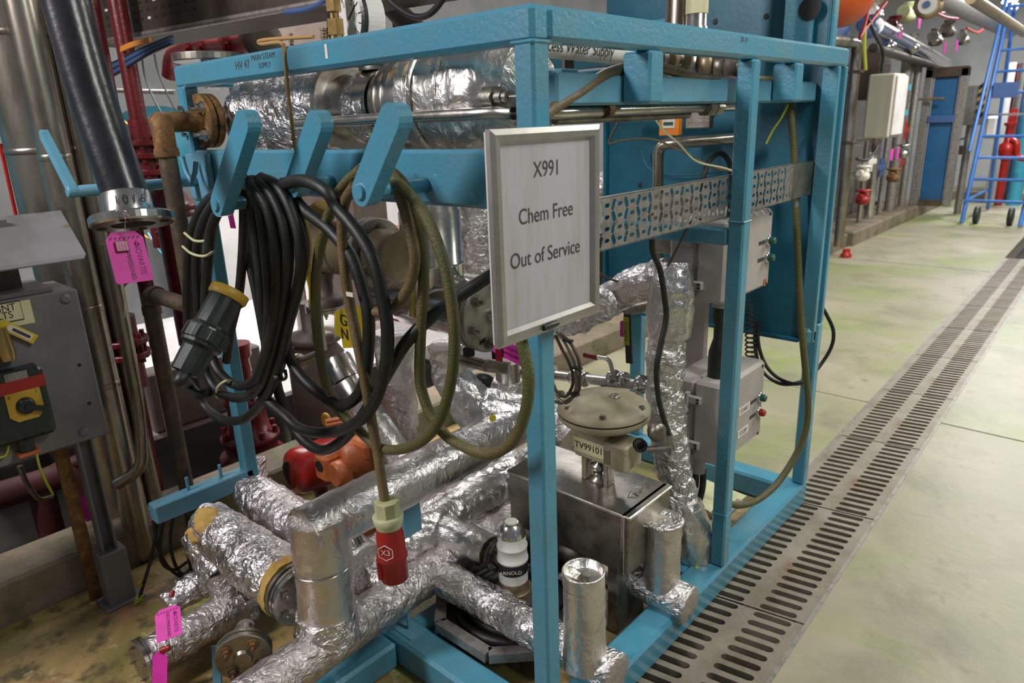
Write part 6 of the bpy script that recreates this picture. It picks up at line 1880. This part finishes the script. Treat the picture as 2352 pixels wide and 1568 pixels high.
MB().box((c1.x, yc0 + .03, c0.z + .03), (c1.x + .03, min(yf, yc0 + 1.4) - .03, c2.z - .03), .01).build('door', 'white', wc)
for zz in (.2, .5):
    MB().box((c1.x + .031, yc0 + .5, c2.z - zz), (c1.x + .035, yc0 + .62, c2.z - zz + .07)).build('blue_mark', 'teal', wc)
# blue door in steel frame
ydr = 11.0
dd = thing('blue_door', 'tall blue panel door in a grey frame at the far left of the aisle', 'door', tuple(at(2130, 440, y=ydr)))
d0 = at(2112, 445, y=ydr); d1 = at(2166, 435, y=ydr); d2 = at(2140, 180, y=ydr)
MB().box((d0.x, ydr, .17), (d1.x, ydr + .05, d2.z), .01).build('panel', 'door_blue', dd)
for xx in (d0.x - .12, d1.x + .02):
    MB().box((xx, ydr - .04, .17), (xx + .10, ydr + .06, d2.z + .12), .01).build('frame_post', 'galv', dd)
MB().box((d0.x - .12, ydr - .04, d2.z), (d1.x + .12, ydr + .06, d2.z + .14), .01).build('frame_head', 'tray_dark', dd)
MB().box((d0.x - .02, ydr - .05, 1.35), (d1.x + .02, ydr - .0, 1.45), .01).build('crossbar', 'blue_wire', dd)
MB().cyl(at(2095, 228, y=ydr - .1), at(2170, 226, y=ydr - .1), .02, 10).build('bar', 'brass', dd)
MB().box((d0.x, ydr - .03, .17), (d1.x, ydr + .02, .26), .004).build('kick_strip', 'pipe_dark', dd)
# hazard striped box
hbx = thing('hazard_box', 'grey box with yellow black hazard stripes beside the far door', 'box', tuple(at(2225, 290, y=11.4)))
b0 = at(2206, 288, y=11.4); b1 = at(2258, 195, y=11.4)
MB().box((b0.x, 11.4, b0.z), (b1.x, 11.7, b1.z), .01).build('body', 'galv', hbx)
h0_ = at(2236, 288, y=11.39)
MB().box((h0_.x, 11.385, b0.z), (at(2254, 288, y=11.39).x, 11.4, b1.z), .0).build('yellow_strip', 'yellow', hbx)
for k in range(5):
    z0_ = b0.z + .04 + k * (b1.z - b0.z) / 5
    xa, xb = h0_.x, at(2254, 288, y=11.39).x
    MB().prism([(xa, 11.384, z0_), (xb, 11.384, z0_ + .09), (xb, 11.384, z0_ + .15), (xa, 11.384, z0_ + .06)], -Y, .002).build('black_stripe', 'ink', hbx)
MB().cyl((b0.x + .1, 11.55, .0), (b0.x + .1, 11.55, b0.z), .05, 10).build('stand', 'galv', hbx)
MB().box(at(2196, 355, y=11.3), at(2214, 335, y=11.3) + Y * .1, .01).build('small_box', 'tray_dark', hbx)
# pale grey back wall part and overhead pipes
solo(MB().tube([at(2010, 60, x=-1.7), at(2170, 148, x=-1.9)], .09, 20), 'chrome_pipe', 'steel_bright', 'bright chrome pipe running overhead above the white cabinet', 'pipe')
solo(MB().tube([at(2005, 110, x=-1.7), at(2190, 165, x=-1.9)], .05, 16), 'overhead_pipe', 'tray_dark', 'dark pipe just below the bright chrome one', 'pipe')
solo(MB().tube([at(2150, -10, x=-1.2), at(2320, 72, x=-1.2)], .10, 20), 'overhead_duct', 'galv', 'pale round duct slanting down at the top right', 'duct')
solo(MB().tube([at(2230, -5, x=-.6), at(2352, 75, x=-.6)], .05, 14), 'overhead_pipe', 'brass', 'thin tan overhead pipe at the far top right', 'pipe')
tl = thing('strip_light', 'small lit strip light at the top right corner', 'lamp', tuple(at(2320, 8, y=12)))
a = at(2306, 0, y=12.0); b = at(2334, 16, y=12.0)
MB().tube([a, b + (b - a) * .1], .05, 10).build('tube', 'lamp', tl)
MB().bar(a + Z * .09, b + Z * .09, .2, .06).build('housing', 'white', tl)
rw = thing('round_fan', 'round white dial in a brown ring at the top right', 'dial', tuple(at(2132, 14, y=8)))
c = at(2132, 12, y=8.0)
MB().lathe(c, (.3, -1, 0), [(.13, 0), (.14, .02), (.10, .04)], 28).build('ring', 'brass', rw)
MB().lathe(c - Y * .04, (.3, -1, 0), [(.09, 0), (.09, .02)], 28).build('face', 'white', rw)
MB().lathe(c - Y * .07, (.3, -1, 0), [(.035, 0), (.035, .02)], 20).build('centre', 'blue_wire', rw)
for k, (u, v, w_, h_) in enumerate(((2112, 50, 16, 30), (2197, 105, 14, 24), (2068, 80, 22, 14), (2048, 355, 14, 26), (2062, 352, 12, 26), (2170, 110, 14, 24))):
    c = at(u, v, x=-1.6)
    s_p = dep(c) / F
    lb = ('magenta tag below the round white dial', 'magenta tag at the right end of the chrome pipe', 'magenta tag over the left end of the chrome pipe', 'left one of two magenta tags under the white cabinet', 'right one of two magenta tags under the white cabinet',
          'magenta tag near the right end of the overhead pipes')[k]
    solo(MB().obox(c, Y, Z, X, w_ * s_p * .7, h_ * s_p / 2, .003), 'hang_tag', 'pink', lb, 'tag', 'magenta tags along the aisle')
for k, (y0_, y1_, z1_, m_, lb) in enumerate(((7.4, 8.2, 1.5, 'steel_dull', 'dull steel casing behind the white cabinet, nearest'), (8.3, 9.3, 2.3, 'brown', 'tall brown casing behind the white cabinet'),
                                             (9.4, 10.4, 1.7, 'galv', 'grey casing behind the pipes left of the blue door'), (10.45, 10.95, 2.4, 'brown', 'narrow dark casing just left of the blue door'))):
    mb = MB().box((-3.0, y0_, -.3), (-2.35, y1_, z1_), .02)
    for q in range(3): mb.box((-2.35, y0_ + .06, .3 + q * (z1_ - .4) / 3), (-2.33, y1_ - .06, .3 + (q + .85) * (z1_ - .4) / 3), .008)
    solo(mb, 'machine_casing', m_, lb, 'casing')
for k, (u, v, x_, m_, lb) in enumerate(((2000, 372, -1.9, 'label_w', 'row of pale terminals under the white cabinet'), (2022, 385, -1.95, 'blue_wire', 'blue fitting low behind the bright pipe'), (2078, 300, -1.95, 'red_bright', 'red lever by the grey pipe left of the blue door'), (2066, 375, -1.95, 'red_bright', 'red lever lower by the grey pipe'))):
    c = at(u, v, x=x_)
    solo(MB().box(c - Vector((.05, .16, .035)), c + Vector((.03, .16, .035)), .01).cyl(c - Z * .12, c + Z * .12, .03, 10), 'pipe_fitting', m_, lb, 'fitting')
# clutter of valves above the chrome pipe
random.seed(3)
for k, (u, v, m_, lb) in enumerate(((2010, 25, 'steel', 'steel valve left of the round white dial'), (2055, 60, 'red', 'red handled valve above the chrome pipe'), (2085, 28, 'cream', 'pale canister beside the round white dial'),
                                    (2180, 65, 'brown', 'brown valve cluster above the right end of the chrome pipe'), (2215, 85, 'steel', 'steel valve right of the brown cluster'), (2040, 95, 'steel_bright', 'bright steel fitting on the chrome pipe'),
                                    (2095, 100, 'steel', 'steel coupling midway along the chrome pipe'), (2150, 85, 'steel_dull', 'dull coupling beyond the steel one'), (1995, 60, 'blue_wire', 'blue valve left of the overhead pipes'))):
    c = at(u, v, x=-1.75)
    r = .09
    mb = MB().lathe(c - Z * .12, Z, [(r * .5, 0), (r, .03), (r, .09), (r * .5, .12), (r * .5, .18), (r * .8, .2), (r * .8, .23)], 16)
    mb.cyl(c - Y * .16, c + Y * .16, r * .45, 12)
    mb.lathe(c - Y * .16, -Y, [(r * .8, 0), (r * .8, .03)], 16)
    solo(mb, 'aisle_valve', m_, lb, 'valve', 'overhead valves along the aisle')
for P_, m_, lb in (([(1975, 85), (2000, 50), (2035, 5)], 'red_plug', 'red hose curling at the top beside the orange vessel'), ([(1995, 20), (1985, 60), (1975, 90)], 'red_plug', 'short red hose left of the overhead valves'),
                   ([(2150, 30), (2175, 40), (2205, 42), (2215, 32), (2190, 26), (2160, 30)], 'red_plug', 'red hose ring right of the round white dial'), ([(1988, 60), (1985, 100), (1988, 160)], 'yelgreen', 'yellow green wire beside the tan conduit'),
                   ([(1992, 40), (2010, 80), (2028, 120), (2025, 165)], 'rubber', 'black cable dropping to the white cabinet'), ([(1968, 365), (1990, 368), (2008, 350), (2015, 335)], 'rubber', 'black cable bending under the white cabinet'),
                   ([(2205, 320), (2220, 315), (2228, 300)], 'rubber', 'black cable under the hazard box'), ([(2220, 65), (2245, 75), (2265, 60)], 'red_plug', 'red hose below the overhead duct')):
    solo(MB().tube(smooth_path([at(u, v, x=-1.6) for u, v in P_], 5), .018, 8), 'hose', m_, lb, 'hose')
# small things along the plinth
for k, (u, v, m_, lb) in enumerate(((1982, 395, 'label_w', 'white valve bonnet low beside the tan conduit'), (1982, 450, 'red_plug', 'small red handwheel valve near the plinth'), (2052, 400, 'rust', 'rusty valve under the pair of magenta tags'), (2075, 345, 'steel', 'steel valve with red handle beside the grey pipe'))):
    c = at(u, v, x=-1.75)
    mb = MB().lathe(c - Z * .1, Z, [(.05, 0), (.08, .03), (.08, .08), (.04, .10), (.04, .15), (.09, .155), (.09, .175), (.03, .18)], 16).cyl(c - Y * .15, c + Y * .15, .035, 12)
    solo(mb, 'plinth_valve', m_, lb, 'valve')
solo(MB().box(at(2080, 500, z=0) + Vector((-.05, -.1, 0)), at(2080, 500, z=0) + Vector((.10, .1, .16)), .02), 'floor_stop', 'teal', 'small light blue block on the floor by the plinth', 'block')
rc = at(1948, 543, x=-1.6)
solo(MB().lathe((rc.x, rc.y, 0), Z, [(.06, 0), (.06, .03), (.04, .05), (.04, .09)], 16), 'red_marker', 'red_bright', 'small red marker post at the foot of the blue column', 'marker')

# mobile ladder
ld_ = thing('mobile_ladder', 'blue mobile steps on castors at the right edge of the photo', 'ladder', tuple(at(2270, 520, z=0)))
fl_ = at(2208, 515, z=0); fr_ = at(2332, 522, z=0)
ylad = (fl_.y + fr_.y) / 2
xl, xr = fl_.x, fr_.x + .05
print('LAD', fl_, fr_)
tops = at(2285, 95, y=ylad + .9)
lean = 1.0
zt_ = 2.9
for xx in (xl, xr):
    MB().cyl((xx, ylad, .02), (xx + .12 * 0, ylad + lean, zt_), .028, 12).build('side_rail', 'ladder', ld_)
    MB().cyl((xx + .03, ylad + 1.7, .02), (xx + .03, ylad + lean + .2, zt_), .024, 12).build('rear_rail', 'ladder', ld_)
    MB().cyl((xx, ylad, .32), (xx, ylad + 1.7, .32), .020, 10).build('base_bar', 'ladder', ld_)
    cas = MB().lathe((xx + (.14 if xx == xl else -.14), ylad + .15, .12), X, [(.11, -.03), (.12, -.02), (.12, .02), (.11, .03)], 24).build('castor', 'rubber', ld_)
    MB().cyl((xx + .02, ylad - .35, 1.0), (xx + .02, ylad + .6, 3.0), .022, 10).build('handrail', 'ladder', ld_)
for k in range(10):
    f = .11 + k * .097
    yy, zz_ = ylad + lean * f, zt_ * f
    if k in (2, 4, 7):
        MB().box((xl, yy - .02, zz_ - .015), (xr, yy + .16, zz_ + .012), .004).build('tread', 'steel_bright' if k == 4 else 'ladder', ld_)
    else:
        MB().cyl((xl, yy, zz_), (xr, yy, zz_), .020, 10).build('rung', 'ladder', ld_)
MB().box((xl + .03, ylad + .55, 1.66), (xl + .32, ylad + .58, 1.86), .006).build('dark_sign', 'blue_wire', ld_)
# things behind the ladder
for k, (u, m_, zl, zh, y_, r, lb) in enumerate(((2290, 'white', .0, 2.2, 13.2, .07, 'white pipe behind the mobile steps'), (2312, 'red_bright', .0, 1.5, 12.9, .06, 'bright red pipe behind the mobile steps'), (2335, 'ladder', .0, 2.3, 13.5, .05, 'blue pipe behind the mobile steps'),
                                               (2300, 'red', .13, 2.2, 13.8, .05, 'dark red pipe farthest behind the mobile steps'), (2348, 'teal', .0, 1.6, 13.0, .10, 'light blue column at the right edge'), (2322, 'galv', .14, 2.2, 13.6, .08, 'grey pipe behind the mobile steps'))):
    a = at(u, 350, y=y_)
    solo(MB().cyl((a.x, y_, zl), (a.x, y_, zh), r, 14), 'far_pipe', m_, lb, 'pipe', 'pipes behind the mobile steps')
rvv = thing('red_hydrant', 'bright red valve body behind the mobile steps', 'valve', tuple(at(2316, 330, y=12.6)))
c = at(2316, 320, y=12.6)
MB().lathe(c - Z * .2, Z, [(.08, -.1), (.11, 0), (.11, .12), (.06, .16), (.06, .4), (.09, .41), (.09, .45)], 16).build('body', 'red_bright', rvv)
MB().tube(smooth_path([c, c + Vector((.12, -.05, -.05)), c + Vector((.16, -.05, -.25)), c + Vector((.30, -.05, -.30))], 5), .045, 12).build('spout', 'red_bright', rvv)
MB().cyl((c.x, c.y, .14), c - Z * .2, .05, 12).build('riser', 'red_bright', rvv)
MB().box((c.x - .35, 12.7, 1.05), (c.x - .2, 12.9, 1.4), .03).build('white_bonnet', 'white', rvv)
